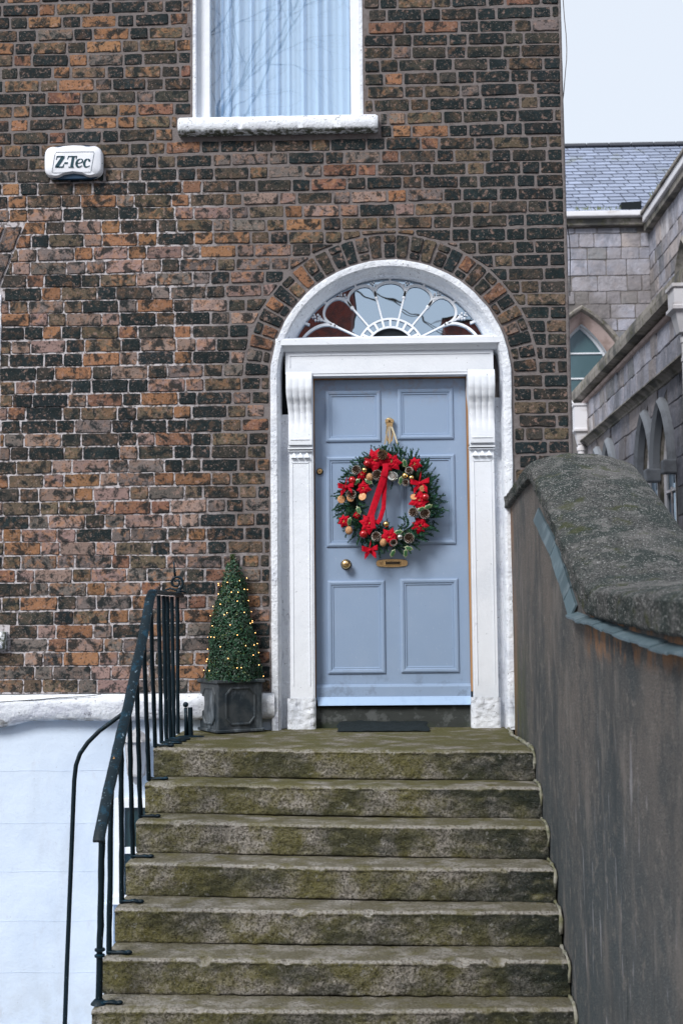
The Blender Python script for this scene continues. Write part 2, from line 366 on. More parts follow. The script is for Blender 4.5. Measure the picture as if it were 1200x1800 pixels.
def glass_mat(name, refl, tint=(.9, .95, .97), rough=.0, bump=.15, body=None):
    m = bpy.data.materials.new(name); m.use_nodes = True; nt = m.node_tree; nt.nodes.clear()
    out = nt.nodes.new('ShaderNodeOutputMaterial')
    geo = nt.nodes.new('ShaderNodeNewGeometry')
    no = nd(nt, 'ShaderNodeTexNoise', {'Vector': geo.outputs['Position'], 'Scale': 3.0, 'Detail': 2})
    bp = nd(nt, 'ShaderNodeBump', {'Strength': bump, 'Distance': .02, 'Height': no.outputs[0]})
    g = nd(nt, 'ShaderNodeBsdfGlossy', {'Color': ((.72, .86, 1, 1) if body else (.92, .96, 1, 1)), 'Roughness': rough, 'Normal': bp.outputs[0]})
    if body: t = nd(nt, 'ShaderNodeBsdfDiffuse', {'Color': (*body, 1)})
    else: t = nd(nt, 'ShaderNodeBsdfTransparent', {'Color': (*tint, 1)})
    ior = mth(nt, 'SUBTRACT', 1.5, mth(nt, 'MULTIPLY', geo.outputs['Backfacing'], 1.5 - 1 / 1.5))
    fr = nd(nt, 'ShaderNodeFresnel', {'IOR': ior})
    f = mth(nt, 'ADD', fr.outputs[0], refl, True)
    mx = nd(nt, 'ShaderNodeMixShader', {0: f, 1: t.outputs[0], 2: g.outputs[0]})
    nt.links.new(mx.outputs[0], out.inputs[0]); return m
M['fanglass'] = glass_mat('fanlight_glass', .52, body=(.01, .014, .016), bump=.05)
M['glass'] = glass_mat('window_glass', .17, bump=.03)
M['darkglass'] = glass_mat('dark_glass', .05, body=(.012, .035, .042))
M['churchglass'] = glass_mat('church_glass', .10, body=(.05, .10, .11), rough=.15)
M['laneglass'] = glass_mat('leaded_glass', .22, body=(.02, .05, .07), rough=.1)

# ------------------------------------------------------------------ masonry piece builder
def clip(poly, p, n):                       # keep the side where (q-p).n >= 0
    out = []
    for i in range(len(poly)):
        a, b = poly[i], poly[(i + 1) % len(poly)]
        da = (a[0] - p[0]) * n[0] + (a[1] - p[1]) * n[1]; db = (b[0] - p[0]) * n[0] + (b[1] - p[1]) * n[1]
        if da >= 0: out.append(a)
        if (da >= 0) != (db >= 0):
            t = da / (da - db); out.append((a[0] + (b[0] - a[0]) * t, a[1] + (b[1] - a[1]) * t))
    return out
def area(poly):
    return 0.5 * sum(poly[i][0] * poly[(i + 1) % len(poly)][1] - poly[(i + 1) % len(poly)][0] * poly[i][1] for i in range(len(poly)))
def chunk(mb, poly, F, back, front, col, jit=.0015, bev=.003, step=.045, tilt=.0015):
    """one brick or stone with an uneven, worn edge; F(u, v, n) -> point"""
    if area(poly) < 0: poly = poly[::-1]
    pts = []
    for i in range(len(poly)):
        a, b = poly[i], poly[(i + 1) % len(poly)]
        L = hypot(b[0] - a[0], b[1] - a[1]); k = max(1, round(L / step))
        cut = min(.25, 1.6 * bev / max(L, 1e-6))
        ts = [cut] + [j / k for j in range(1, k)] + [1 - cut]
        for t in ts: pts.append((a[0] + (b[0] - a[0]) * t + U(-jit, jit), a[1] + (b[1] - a[1]) * t + U(-jit, jit)))
    cx = sum(p[0] for p in pts) / len(pts); cy = sum(p[1] for p in pts) / len(pts)
    n = len(pts); tu, tv = U(-tilt, tilt), U(-tilt, tilt); vs_ = []
    su = max(abs(p[0] - cx) for p in pts) + 1e-6; sv = max(abs(p[1] - cy) for p in pts) + 1e-6
    for (ins, dep) in ((0, None), (0, -bev), (1, 0)):
        for p in pts:
            d = hypot(p[0] - cx, p[1] - cy) + 1e-6; k = ins * bev / d
            u, v = p[0] - (p[0] - cx) * k, p[1] - (p[1] - cy) * k
            nn = back if dep is None else front + dep + tu * (p[0] - cx) / su + tv * (p[1] - cy) / sv
            vs_.append(F(u, v, nn))
    fs = []
    for r in range(2):
        for k in range(n): fs.append((r * n + k, r * n + (k + 1) % n, (r + 1) * n + (k + 1) % n, (r + 1) * n + k))
    fs.append(tuple(2 * n + k for k in range(n)))
    mb.add(vs_, fs, col)
    return F(cx, cy, front)
def px_area(poly, F):
    q = [proj(F(u, v, 0)) for (u, v) in poly]; a = abs(area(q))
    cx = sum(p[0] for p in q) / len(q); cy = sum(p[1] for p in q) / len(q)
    return a if (-15 < cx < 1215 and -12 < cy < 1812) else 0
def lay(pieces, name, m, parent, F, back, limit=300, **kw):
    """pieces: (poly, front, col). The largest in view become parts, the rest one stuff part."""
    order = sorted(range(len(pieces)), key=lambda i: -px_area(pieces[i][0], F))
    big = set(i for i in order[:limit] if px_area(pieces[i][0], F) > 40)
    rest = MB()
    for i, (poly, front, col) in enumerate(pieces):
        if i in big:
            mb = MB(); chunk(mb, poly, F, back, front, col, **kw); mb.build(name, m, parent)
        else: chunk(rest, poly, F, back, front, col, **kw)
    if rest.v: rest.build(name + '_courses', m, parent, kind='stuff')
    return len(big)

# ================================================================== GROUND
def struct(name, mb, m):
    o = mb.build(name, m); o['kind'] = 'structure'; return o
g = MB()
for (x0, x1, y0, y1) in ((-150, -4.6, -9.2, 150), (-4.6, -1.19, -9.2, -2.7), (-1.19, 150, -9.2, 150), (-4.6, -1.19, 0.3, 150)):
    g.quad((x0, y0, -1.21), (x1, y0, -1.21), (x1, y1, -1.21), (x0, y1, -1.21))
struct('pavement', g, M['paving'])
g = MB().quad((-150, -150, -1.33), (150, -150, -1.33), (150, -9.35, -1.33), (-150, -9.35, -1.33)); struct('road', g, M['asphalt'])
g = MB().box(-150, 150, -9.35, -9.2, -1.6, -1.206); struct('kerb', g, M['paving'])
g = MB().quad((-4.6, -2.7, -2.75), (-1.2, -2.7, -2.75), (-1.2, .3, -2.75), (-4.6, .3, -2.75)); struct('basement_area_floor', g, M['paving'])
g = MB().quad((-4.6, -2.7, -2.75), (-1.2, -2.7, -2.75), (-1.2, -2.7, -1.21), (-4.6, -2.7, -1.21)).quad((-4.6, -2.7, -2.75), (-4.6, .3, -2.75), (-4.6, .3, -1.21), (-4.6, -2.7, -1.21))
struct('basement_area_wall', g, M['stucco'])

# ================================================================== HOUSE
house = thing('brick_house', 'dark brick town house with a pale blue front door under a white arched fanlight', 'house', (0, 0, 0))
CX, CZ = .118, 2.133
RO, RRI, RRO = .735, .748, .897
XL, XR, ZB, ZT = -3.9, 1.207, .227, 6.4
def FW(u, v, n): return Vector((u, -n, v))
def old_zone(x, z):                         # thin white lime joints low on the left, wide brown ones elsewhere
    k = min(1, max(0, (-.95 - x) / .5)) * min(1, max(0, (3.42 - z) / .2)); return k
PAL = dict(orange=(.25, .13, .07), rust=(.175, .09, .062), brown=(.105, .082, .058), pink=(.25, .175, .155), grey=(.14, .12, .112), black=(.012, .021, .024), dkbrown=(.042, .040, .034))
def brick_col(x, z):
    r = R_()
    if x > .55 and (z < 3.3 or R_() < .75): tb = (('black', .62), ('dkbrown', .25), ('brown', .13), ('rust', .07))
    elif z > 3.3: tb = (('black', .34), ('dkbrown', .22), ('brown', .20), ('rust', .08), ('orange', .07), ('grey', .09))
    elif x < -.9 and z < 1.6: tb = (('orange', .20), ('rust', .10), ('brown', .18), ('pink', .22), ('grey', .16), ('dkbrown', .09), ('black', .05))
    elif 2.8 < z <= 3.6: tb = (('orange', .18), ('brown', .2), ('pink', .24), ('grey', .16), ('dkbrown', .12), ('black', .10))
    else: tb = (('black', .26), ('dkbrown', .20), ('brown', .18), ('pink', .14), ('grey', .10), ('rust', .06), ('orange', .06))
    c = PAL['black']
    for nme, p in tb:
        if r < p: c = PAL[nme]; break
        r -= p
    k = U(.72, 1.2); a = U(.0, 1.0) if c[0] > .06 else U(0, .4)
    if x > .6: a *= .4
    return (c[0] * k, c[1] * k * U(.95, 1.05), c[2] * k, a)
CH = .0835
pieces = []
row = 0; z = ZB
rects = [(-1.105, -.03, 3.66, 7), (-1.192, .066, 3.668, 3.778), (-3.25, -2.30, .60, 2.745), (-3.3, -2.222, .49, .606), (CX - RO - .003, CX + RO + .006, 0, CZ)]
while z < ZT:
    x = XL - U(0, .3); st = row % 2 == 0
    wave = lambda xx: .0035 * sin(xx * 2.1 + row * .7) + .002 * sin(xx * 5.3 + row * 1.9)
    while x < XR:
        r = R_()
        wdt = U(.205, .222) if st else U(.098, .112)
        if not st and r < .12: st = not st; 
        x1 = x + wdt + .012
        zc = z + CH / 2
        if x1 > XR - .05: x1 = XR
        jt = .0150 - .0065 * old_zone(x, z) + U(-.001, .002)
        a0, a1 = x + jt / 2, x1 - jt / 2
        if x1 == XR: a1 = XR - .012
        z0, z1 = z + jt / 2, z + CH - jt / 2
        spans = [(max(a0, XL), a1)]
        for (rx0, rx1, rz0, rz1) in rects:
            if z1 > rz0 + .03 and z0 < rz1 - .03 or (rz1 == 3.778 and z1 > rz0 + .02 and z0 < rz1 - .012):
                ns = []
                for (s0, s1) in spans:
                    if s1 <= rx0 or s0 >= rx1: ns.append((s0, s1)); continue
                    if s0 < rx0 - .012: ns.append((s0, rx0 - .012))
                    if s1 > rx1 + .012: ns.append((rx1 + .012, s1))
                spans = ns
        for (s0, s1) in spans:
            if s1 - s0 < .018: continue
            w0, w1 = wave(s0), wave(s1)
            poly = [(s0, z0 + w0), (s1, z0 + w1), (s1, z1 + w1), (s0, z1 + w0)]
            mxp, mzp = (s0 + s1) / 2, zc
            if mzp > CZ + .01:              # keep clear of the door arch ring
                qx = min(max(CX, s0), s1); qz = z0
                dx, dz = (mxp - CX) * .6 + (qx - CX) * .4, (zc - CZ) * .7 + (qz - CZ) * .3
                L = hypot(dx, dz); dx /= L; dz /= L
                poly = clip(poly, (CX + dx * (RRO + .013), CZ + dz * (RRO + .013)), (dx, dz))
                if len(poly) < 3 or abs(area(poly)) < .0006: continue
            # skewback of the flat arch over the neighbouring window
            if 2.70 < mzp < 3.13:
                poly = clip(poly, (-2.305 + .012, 2.75), (.938, -.346))
                if len(poly) < 3 or abs(area(poly)) < .0006: continue
            pieces.append((poly, U(.003, .009), brick_col(mxp, mzp)))
        x = x1; st = not st
    z += CH; row += 1
# door arch: voussoirs, full ones and split ones by turns
nv = 31; a = radians(1.8); da = radians(176.4) / nv
for i in range(nv):
    t0 = a + i * da + .0085 / .82; t1 = a + (i + 1) * da - .0085 / .82
    tt = U(-.004, .004); t0 += tt; t1 += tt
    if i % 2 == 0: rr = [(RRI + .008, RRO - .004)]
    else:
        s_ = .797 if i % 4 == 1 else .845
        rr = [(RRI + .008, s_ - .006), (s_ + .006, RRO - .004)]
    for (r0, r1) in rr:
        sh = .0085 * (1 / r0 - 1 / .82); sh1 = .0085 * (1 / r1 - 1 / .82)
        poly = [(CX + r0 * cos(t1 - sh), CZ + r0 * sin(t1 - sh)), (CX + r0 * cos(t0 + sh), CZ + r0 * sin(t0 + sh)),
                (CX + r1 * cos(t0 + sh1), CZ + r1 * sin(t0 + sh1)), (CX + r1 * cos(t1 - sh1), CZ + r1 * sin(t1 - sh1))]
        c = brick_col(.8 if R_() < .55 else 0, 2.5); pieces.append((poly, U(.008, .014), c))
# flat arch of the neighbouring window
for k in range(11):
    xa, xb = -2.305 - k * .09, -2.305 - (k + 1) * .09 + .012
    s0 = .369 * (1 - k / 5.5); s1 = .369 * (1 - (k + .87) / 5.5)
    for (v0, v1) in (((0, .16), (.172, .37)) if k % 2 else ((0, .2), (.212, .37))):
        poly = [(xa + s0 * v0 / 1, 2.752 + v0), (xa + s0 * v1, 2.752 + v1 - .004), (xb + s1 * v1, 2.752 + v1 - .004), (xb + s1 * v0, 2.752 + v0)]
        pieces.append((poly[::-1], U(.008, .013), brick_col(-2, 1)))
lay(pieces, 'brick', M['brick'], house, FW, -.02, bev=.0035, jit=.0022)
# gable side round the corner
FS = lambda u, v, n: Vector((XR + .004 + n, u, v))
sb_ = MB(); z = ZB - 17 * CH; row = 0
while z < ZT:
    y = .055; st = row % 2 == 0
    while y < 4.0:
        wd_ = U(.205, .222) if st else U(.098, .112)
        chunk(sb_, [(y + .007, z + .007), (y + wd_ + .005, z + .007), (y + wd_ + .005, z + CH - .007), (y + .007, z + CH - .007)], FS, -.02, U(.001, .005), brick_col(.9, 1), bev=.0035, jit=.0022, step=.08)
        y += wd_ + .012; st = not st
    z += CH; row += 1
sb_.build('side_brick_courses', M['brick'], house, kind='stuff')
# mortar: the wall body, with the openings left out
def wall_grid(mb, x0, x1, z0, z1, Y):
    nx = max(1, int((x1 - x0) / .2)); nz = max(1, int((z1 - z0) / .2))
    for i in range(nx):
        for j in range(nz):
            a0, a1 = x0 + (x1 - x0) * i / nx, x0 + (x1 - x0) * (i + 1) / nx
            b0, b1 = z0 + (z1 - z0) * j / nz, z0 + (z1 - z0) * (j + 1) / nz
            mb.quad((a0, Y, b0), (a1, Y, b0), (a1, Y, b1), (a0, Y, b1))
wb = MB()
for (x0, x1, z0, z1) in ((XL, -3.25, .227, ZT), (-3.25, -2.30, .227, .6), (-3.25, -2.30, 2.745, ZT), (-2.30, -1.10, .227, ZT), (-1.10, CX - RO, .227, 3.68), (CX - RO, -.035, 3.02, 3.68),
                         (-.035, CX + RO, 3.02, ZT), (CX + RO, XR, -1.3, ZT)):
    wall_grid(wb, x0, x1, z0, z1, 0)
nseg = 40                                   # between the arch and the block above
for k in range(nseg):
    t0, t1 = pi * k / nseg, pi * (k + 1) / nseg
    def q(t):
        x, zz = CX + RO * cos(t), CZ + RO * sin(t); return (x, 0, zz), (x, 0, 3.02)
    a0, b0 = q(t0); a1, b1 = q(t1); wb.quad(a1, a0, b0, b1)
wb.quad((XR, 0, -1.3), (XR, 7, -1.3), (XR, 7, ZT), (XR, 0, ZT)); wb.quad((XL, 0, -1.3), (XL, 7, -1.3), (XL, 7, ZT), (XL, 0, ZT))
wb.quad((XL, 7, -1.3), (XR, 7, -1.3), (XR, 7, ZT), (XL, 7, ZT)); wb.quad((XL, 0, ZT), (XR, 0, ZT), (XR, 7, ZT), (XL, 7, ZT))
wb.build('mortar_wall', M['mortar'], house)
# ragged mortar fillet down the right corner
mb = MB(); secs = []
for i in range(120):
    z_ = 1.2 + (ZT - 1.2) * i / 119; e = U(-.003, .003); w_ = .006 + .008 * max(0, 1 - (z_ - 1.3) / 3.4)
    secs.append([(XR - .012 + e, -.009, z_), (XR + .002 + e, -.011, z_), (XR + w_, .004 + e, z_), (XR + w_ * .8, .05, z_)])
mb.sweep(secs); mb.build('corner_render', M['mortar'], house, smooth=True)

# ---- basement wall, string course
mb = MB(); Yb = .02
wx0, wx1, wz0, wz1 = -1.565, -1.2, -.97, -.40      # basement window opening
for (x0, x1, z0, z1) in ((XL, wx0, -2.75, .1), (wx0, wx1, wz1, .1), (wx0, wx1, -2.75, wz0), (wx1, CX - RO + .02, -2.75, .1)):
    mb.quad((x0, Yb, z0), (x1, Yb, z0), (x1, Yb, z1), (x0, Yb, z1))
mb.build('basement_wall', M['stucco'], house)
mb = MB()                                    # fine lined-out joints, a hair proud
for zz in (-.235, -.545, -.83, -1.12, -1.42, -1.72):
    pts = [(XL + (wx0 - .08 - XL if -.97 < zz < -.40 else 2.65) * i / 30, Yb - .001, zz + .002 * sin(i * 1.3)) for i in range(31)]
    mb.tube(pts, .0011, 4)
mb.build('render_joint', M['stucco'], house)
mb = MB(); secs = []
for i in range(140):
    x = XL + (-.60 - XL) * i / 139
    nz = mnoise.noise((x * 3, 0, 5)) * .006 + mnoise.noise((x * 11, 0, 2)) * .003
    low = .066 + nz - .035 * max(0, min(1, (-2.08 - x) / .18)) * 1.0 + .004 * sin(x * 9)
    tp = .224 + nz * .4
    e = max(0, (x + .66) / .06) * .03
    secs.append([(x, .03, tp), (x, -.045 + e, tp - .004), (x, -.066 + nz + e, tp - .02), (x, -.07 + nz * 2 + e, tp - .06), (x, -.058 + nz * 2 + e, tp - .105), (x, -.052 - nz + e, low + .012), (x, -.03 + e, low), (x, .03, low + .004)])
mb.sweep(secs, cap=True); mb.build('string_course', M['string'], house, smooth=True)
# basement window
fr = MB(); fr.box(wx0, wx0 + .055, .0, .06, wz0, wz1); fr.box(wx1 - .05, wx1, .0, .06, wz0, wz1); fr.box(wx0 + .055, wx1 - .05, .0, .06, wz1 - .055, wz1)
fr.box(wx0 + .055, wx1 - .05, .012, .05, -.728, -.69)
bw = fr.build('basement_window', M['white'], house, bevel=.002)
MB().box(wx0 + .055, wx1 - .05, .03, .034, wz0, wz1 - .055).build('pane', M['darkglass'], bw)
MB().box(wx0 - .03, wx1, -.02, .1, wz0 - .05, wz0).build('window_sill', M['white'], bw, bevel=.004)
MB().box(wx0 - .08, wx0 - .002, -.008, .02, wz0 - .6, wz0 - .05).build('plaster_margin', M['stucco'], house)

# ---- door surround: plaster arch and jambs
def arch_path(n=48):
    pts = []
    for i in range(12): pts.append(('R', i / 11))
    return pts
PROF = [(.735, .02), (.738, -.010), (.733, -.020), (.722, -.022), (.698, -.018), (.694, -.008), (.690, -.006), (.686, .006), (.680, .030), (.670, .050), (.662, .056), (.660, .070), (.650, .076), (.645, .105), (.645, .16)]
def arch_secs(prof, z_bot, nseg=56, jag=.004):
    secs = []
    def rr_(r, zz, k): return max(r, .676 + .001 * (len(PROF) - k)) if zz < 2.315 else r   # stops short of the timber frame below the cornice
    def leg(i, sg):
        zz = z_bot + (CZ - z_bot) * i / 24; sd_ = 3 if sg > 0 else 13
        j = mnoise.noise((zz * 9, sd_, 1)) * jag + mnoise.noise((zz * 31, sd_, 1)) * jag * .6
        return [Vector((CX + sg * (rr_(r, zz, k) + (j if k < 4 else 0)) - (.012 * (1 - i / 24) if sg > 0 else 0), y + (j * .4 if k < 8 else 0), zz)) for k, (r, y) in enumerate(prof)]
    for i in range(24): secs.append(leg(i, 1))
    for i in range(nseg + 1):
        t = pi * i / nseg; j = mnoise.noise((t * 9, 7, 1)) * jag + mnoise.noise((t * 45, 7, 1)) * jag * .7; sec = []
        for k, (r, y) in enumerate(prof):
            zc = CZ + .010 * (1 if r < .66 else 0); r2 = rr_(r, zc + r * sin(t), k) + (j if k < 4 else 0)
            sec.append(Vector((CX + r2 * cos(t), y, zc + r2 * sin(t))))
        secs.append(sec)
    for i in range(24, -1, -1): secs.append(leg(i, -1))
    return secs
mb = MB(); mb.sweep(arch_secs(PROF, -.005)); 
arch = fix_normals(mb.build('arch_moulding', M['white_old'], house, smooth=True, angle=50))
# recessed backing behind the pilasters, dark gap on the left
MB().box(CX - .70, CX - .482, .10, .14, 0, 1.93).build('jamb_lining', M['white_old'], house)
MB().box(CX - .70, CX - .482, .19, .24, 1.93, 2.32).build('bare_gap', M['dark'], house)
MB().box(CX + .482, CX + .70, .10, .14, 0, 2.02).build('jamb_lining', M['white_old'], house)
MB().box(CX + .482, CX + .70, .155, .2, 2.02, 2.32).build('bare_gap', M['mortar'], house)
# entablature
mb = MB()
def hmould(mb, x0, x1, prof, ret=True):
    secs = [[(x0 - p[2], p[0], p[1]) for p in prof], [(x1 + p[2], p[0], p[1]) for p in prof]]
    mb.sweep(secs, cap=True)
shelf = [(.13, 2.386, 0), (-.012, 2.384, .006), (-.02, 2.378, .008), (-.02, 2.342, .008), (.0, 2.336, .004), (.012, 2.318, 0), (.02, 2.31, 0), (.13, 2.31, -.01)]
hmould(mb, -.578, .797, shelf); mb.build('cornice', M['white'], house)
frz = MB().box(-.530, .752, .036, .12, 2.172, 2.3105); fz = frz.build('frieze', M['white'], house, bevel=.002)
ln = MB(); ln.box(-.50, .73, .031, .0365, 2.285, 2.289); ln.box(-.504, -.50, .031, .0365, 2.215, 2.289); ln.build('bead', M['white'], fz)
MB().box(-.362, .592, .04, .13, 2.158, 2.1715).build('door_head', M['white'], house)
# pilasters with consoles
def pilaster(x0, x1, flip):
    mb = MB(); mb.box(x0, x1, .045, .13, .175, 1.70)
    p = mb.build('pilaster', M['white'], house, bevel=.002)
    b = MB()
    for (a_, b_, c_, d_) in ((x0 + .018, x1 - .018, 1.618, 1.622), (x1 - .022, x1 - .018, .26, 1.622), (x0 + .018, x0 + .022, .26, 1.622)): b.box(a_, b_, .041, .0455, c_, d_)
    b.build('bead', M['white'], p)
    # guttae and fillets
    t = MB(); n = 3; w_ = (x1 - x0 - .02) / n
    for k in range(n):
        xa = x0 + .01 + k * w_; t.add([(xa + w_ * .5, .040, 1.688), (xa + .003, .022, 1.650), (xa + w_ - .003, .022, 1.650), (xa + w_ * .3, .046, 1.688), (xa + w_ * .7, .046, 1.688), (xa + .003, .046, 1.650), (xa + w_ - .003, .046, 1.650)],
                                      [(0, 1, 2), (0, 3, 5, 1), (0, 2, 6, 4), (1, 5, 6, 2)])
    t.build('guttae', M['white'], p)
    f = MB(); f.box(x0 - .004, x1 + .004, .028, .12, 1.689, 1.697); f.box(x0 - .006, x1 + .006, .018, .12, 1.702, 1.712); f.box(x0 - .003, x1 + .003, .025, .12, 1.716, 1.725)
    f.build('fillet', M['white'], p)
    # rough plinth block
    pl = MB(); nx, nz = 12, 14; w2 = (x0 - .02, x1 + .012)
    grid = [[(w2[0] + (w2[1] - w2[0]) * i / nx, .036 + mnoise.noise((i * .55 + x0 * 9, j * .5, 3)) * .014 + (.0 if 0 < i < nx else .02), -.006 + .19 * j / nz) for i in range(nx + 1)] for j in range(nz + 1)]
    pl.sweep(grid); q = [[(w2[0], .13, g_[0][2]), g_[0]] for g_ in grid]; pl.sweep(q); q = [[g_[-1], (w2[1], .13, g_[0][2])] for g_ in grid]; pl.sweep(q)
    fix_normals(pl.build('plinth', M['white_old'], p, smooth=True))
    # console: S-curve, fluted
    c = MB(); nu = 28; nvv = 26; zt, zb = 2.172, 1.727
    def yprof(s):                           # s 0 top .. 1 bottom
        pts_ = [(0, -.030), (.10, -.045), (.22, -.048), (.33, -.036), (.45, -.006), (.56, .010), (.68, .014), (.80, .008), (.93, .004), (1, .006)]
        for i in range(len(pts_) - 1):
            if s <= pts_[i + 1][0]:
                k = (s - pts_[i][0]) / (pts_[i + 1][0] - pts_[i][0]); k = k * k * (3 - 2 * k); return pts_[i][1] + (pts_[i + 1][1] - pts_[i][1]) * k
        return pts_[-1][1]
    rows = []
    for j in range(nvv + 1):
        s = j / nvv; y0 = yprof(s); inset = .012 * max(0, min(1, (s - .3) / .3)); rw = []
        xa, xb = x0 - .012 + inset * (1 if flip else 1), x1 + .006 - inset * .2
        for i in range(nu + 1):
            u = i / nu; fl = abs(sin(u * pi * 4)) ** .6; dep = .010 * (1 - fl) * max(0, 1 - abs(s - .45) / .42)
            rw.append((xa + (xb - xa) * u, y0 + dep, zt + (zb - zt) * s))
        rows.append(rw)
    c.sweep(rows)
    c.sweep([[r[0], (r[0][0], .12, r[0][2])] for r in rows]); c.sweep([[r[-1], (r[-1][0], .12, r[0][2])] for r in rows])
    c.sweep([[p_, (p_[0], .12, p_[2])] for p_ in rows[-1]])
    c.box(x0 + .012, x1 - .012, .0, .004, 1.757, 1.760)
    fix_normals(c.build('console', M['white'], p, smooth=True, angle=60))
pilaster(-.510, -.370, True); pilaster(.600, .745, False)
mb = MB(); mb.box(-.372, -.362, .05, .16, .0, 2.158); mb.build('door_jamb', M['white'], house)
mb = MB(); mb.box(.597, .604, .05, .16, .0, 2.158); mb.build('door_jamb', M['white'], house)
mb = MB(); mb.box(.586, .5965, .118, .16, .215, 2.158); mb.build('edge_strip', M['wood'], house)
mb = MB(); mb.box(-.3615, -.3565, .118, .16, .15, 2.158); mb.build('edge_strip', M['wood'], house)
mb = MB(); mb.box(-.356, .586, .118, .16, 2.152, 2.1575); mb.build('edge_strip', M['wood'], house)
# threshold
mb = MB(); rows = []
for j in range(7): rows.append([(-.42 + 1.06 * i / 30, .12 + mnoise.noise((i * .4, j * .6, 9)) * .008, -.01 + .135 * j / 6) for i in range(31)])
mb.sweep(rows); fix_normals(mb.build('threshold', mat('dark_threshold', (.045, .05, .048), rough=.9, layers=[dict(s=14, lo=.5, hi=.62, c=(.13, .14, .14), a=.6), dict(s=5, lo=.4, hi=.6, c=(.03, .045, .02), a=.7, pos=((2, .05, .0),))], bump=[(50, .5, .006)]), house, smooth=True))

# ---- the door leaf
DY = .14
dl = MB(); dl.box(-.3555, .585, DY, DY + .045, .17, 2.150)
door = dl.build('front_door', M['door'], house); door['label'] = 'pale blue panelled front door'
def ringpanel(x0, x1, z0, z1):
    prof = [(0, -.001), (.003, .010), (.012, .014), (.024, .012), (.028, .005), (.036, .006), (.041, -.002), (.047, -.002), (.050, -.007)]
    secs = []
    for (o_, h) in prof:
        secs.append([(x0 + o_, DY - h, z0 + o_), (x1 - o_, DY - h, z0 + o_), (x1 - o_, DY - h, z1 - o_), (x0 + o_, DY - h, z1 - o_)])
    mb = MB(); mb.sweep(secs, closed_section=True); q = secs[-1]; mb.add(q, [(0, 1, 2, 3)])
    fix_normals(mb.build('panel', M['door'], door, bevel=0))
for (a_, b_, c_, d_) in ((571.5, 687, 669.5, 776.5), (697.5, 683.5, 797, 772), (572.5, 803, 672, 961), (702, 799.5, 801, 956.5), (575, 1021, 678, 1184), (702.5, 1017.5, 807, 1182)):
    p, q = P(a_, b_, DY), P(c_, d_, DY); zt_ = p.z; zb_ = q.z; ringpanel(p.x, q.x, zb_, zt_)
p, q = P(554, 1207, DY), P(830, 1228, DY)
mb = MB(); mb.sweep([[(-.355, DY, .262), (-.355, DY - .012, .256), (-.355, DY - .022, .246), (-.355, DY - .024, .17), (-.355, DY, .165)], [(.5845, DY, .262), (.5845, DY - .012, .256), (.5845, DY - .022, .246), (.5845, DY - .024, .17), (.5845, DY, .165)]], cap=True)
fix_normals(mb.build('bottom_rail', M['door'], door))
mb = MB(); mb.sweep([[(-.352, DY - .0, .188), (-.352, DY - .03, .186), (-.346, DY - .052, .137), (-.346, DY - .045, .134), (-.352, DY, .15)], [(.584, DY - .0, .188), (.584, DY - .03, .186), (.578, DY - .052, .137), (.578, DY - .045, .134), (.584, DY, .15)]], cap=True)
fix_normals(mb.build('weatherbar', M['weatherbar'], door))
# door furniture
k = P(608, 992, DY - .02)
mb = MB(); mb.lathe([(.032, 0), (.033, .006), (.028, .010)], (k.x, DY - .001, k.z), (0, -1, 0), 20); kn = mb.build('door_knob', M['brass_dark'], door, smooth=True, angle=40)
mb = MB(); mb.lathe([(.012, .008), (.012, .02), (.020, .028), (.0275, .038), (.0285, .048), (.024, .058), (.012, .064), (.002, .065)], (k.x, DY - .001, k.z), (0, -1, 0), 24); mb.build('knob_ball', M['brass'], kn, smooth=True)
k = P(562, 829, DY); mb = MB(); mb.lathe([(.021, 0), (.021, .006), (.017, .012)], (k.x, DY - .001, k.z), (0, -1, 0), 20); lk = mb.build('door_lock', M['brass_dark'], door)
mb = MB(); mb.lathe([(.0165, .010), (.0165, .016), (.013, .019)], (k.x, DY - .001, k.z), (0, -1, 0), 20); mb.build('lock_face', M['brass'], lk)
mb = MB(); mb.sphere((k.x, DY - .021, k.z), .0035); mb.box(k.x - .001, k.x + .001, DY - .0222, DY - .0185, k.z - .008, k.z); mb.build('keyhole', M['dark'], lk)
a_, b_ = P(661, 981, DY), P(716, 999, DY); zc_ = (a_.z + b_.z) / 2; hh = .027; xs = (a_.x, b_.x)
mb = MB(); out = []; L = xs[1] - xs[0]
for i in range(25):
    u = i / 24; h_ = hh * (.62 + .38 * sin(pi * min(1, u * 1.0)) ** .6) * (1 if .04 < u < .96 else .6); out.append((xs[0] + L * u, h_))
mb.sweep([[(x, DY - .002, zc_ - h), (x, DY - .010, zc_ - h + .003), (x, DY - .010, zc_ + h - .003), (x, DY - .002, zc_ + h)] for x, h in out], cap=True)
lp = fix_normals(mb.build('letter_plate', M['brass'], door))
mb = MB(); mb.box(xs[0] + .05, xs[1] - .04, DY - .016, DY - .009, zc_ - .013, zc_ + .013); fl_ = mb.build('letter_flap', M['brass'], lp, bevel=.003)
mb = MB(); mb.box(xs[0] + .056, xs[1] - .046, DY - .0172, DY - .0155, zc_ - .008, zc_ + .008); mb.build('slot', M['brass_dark'], lp)
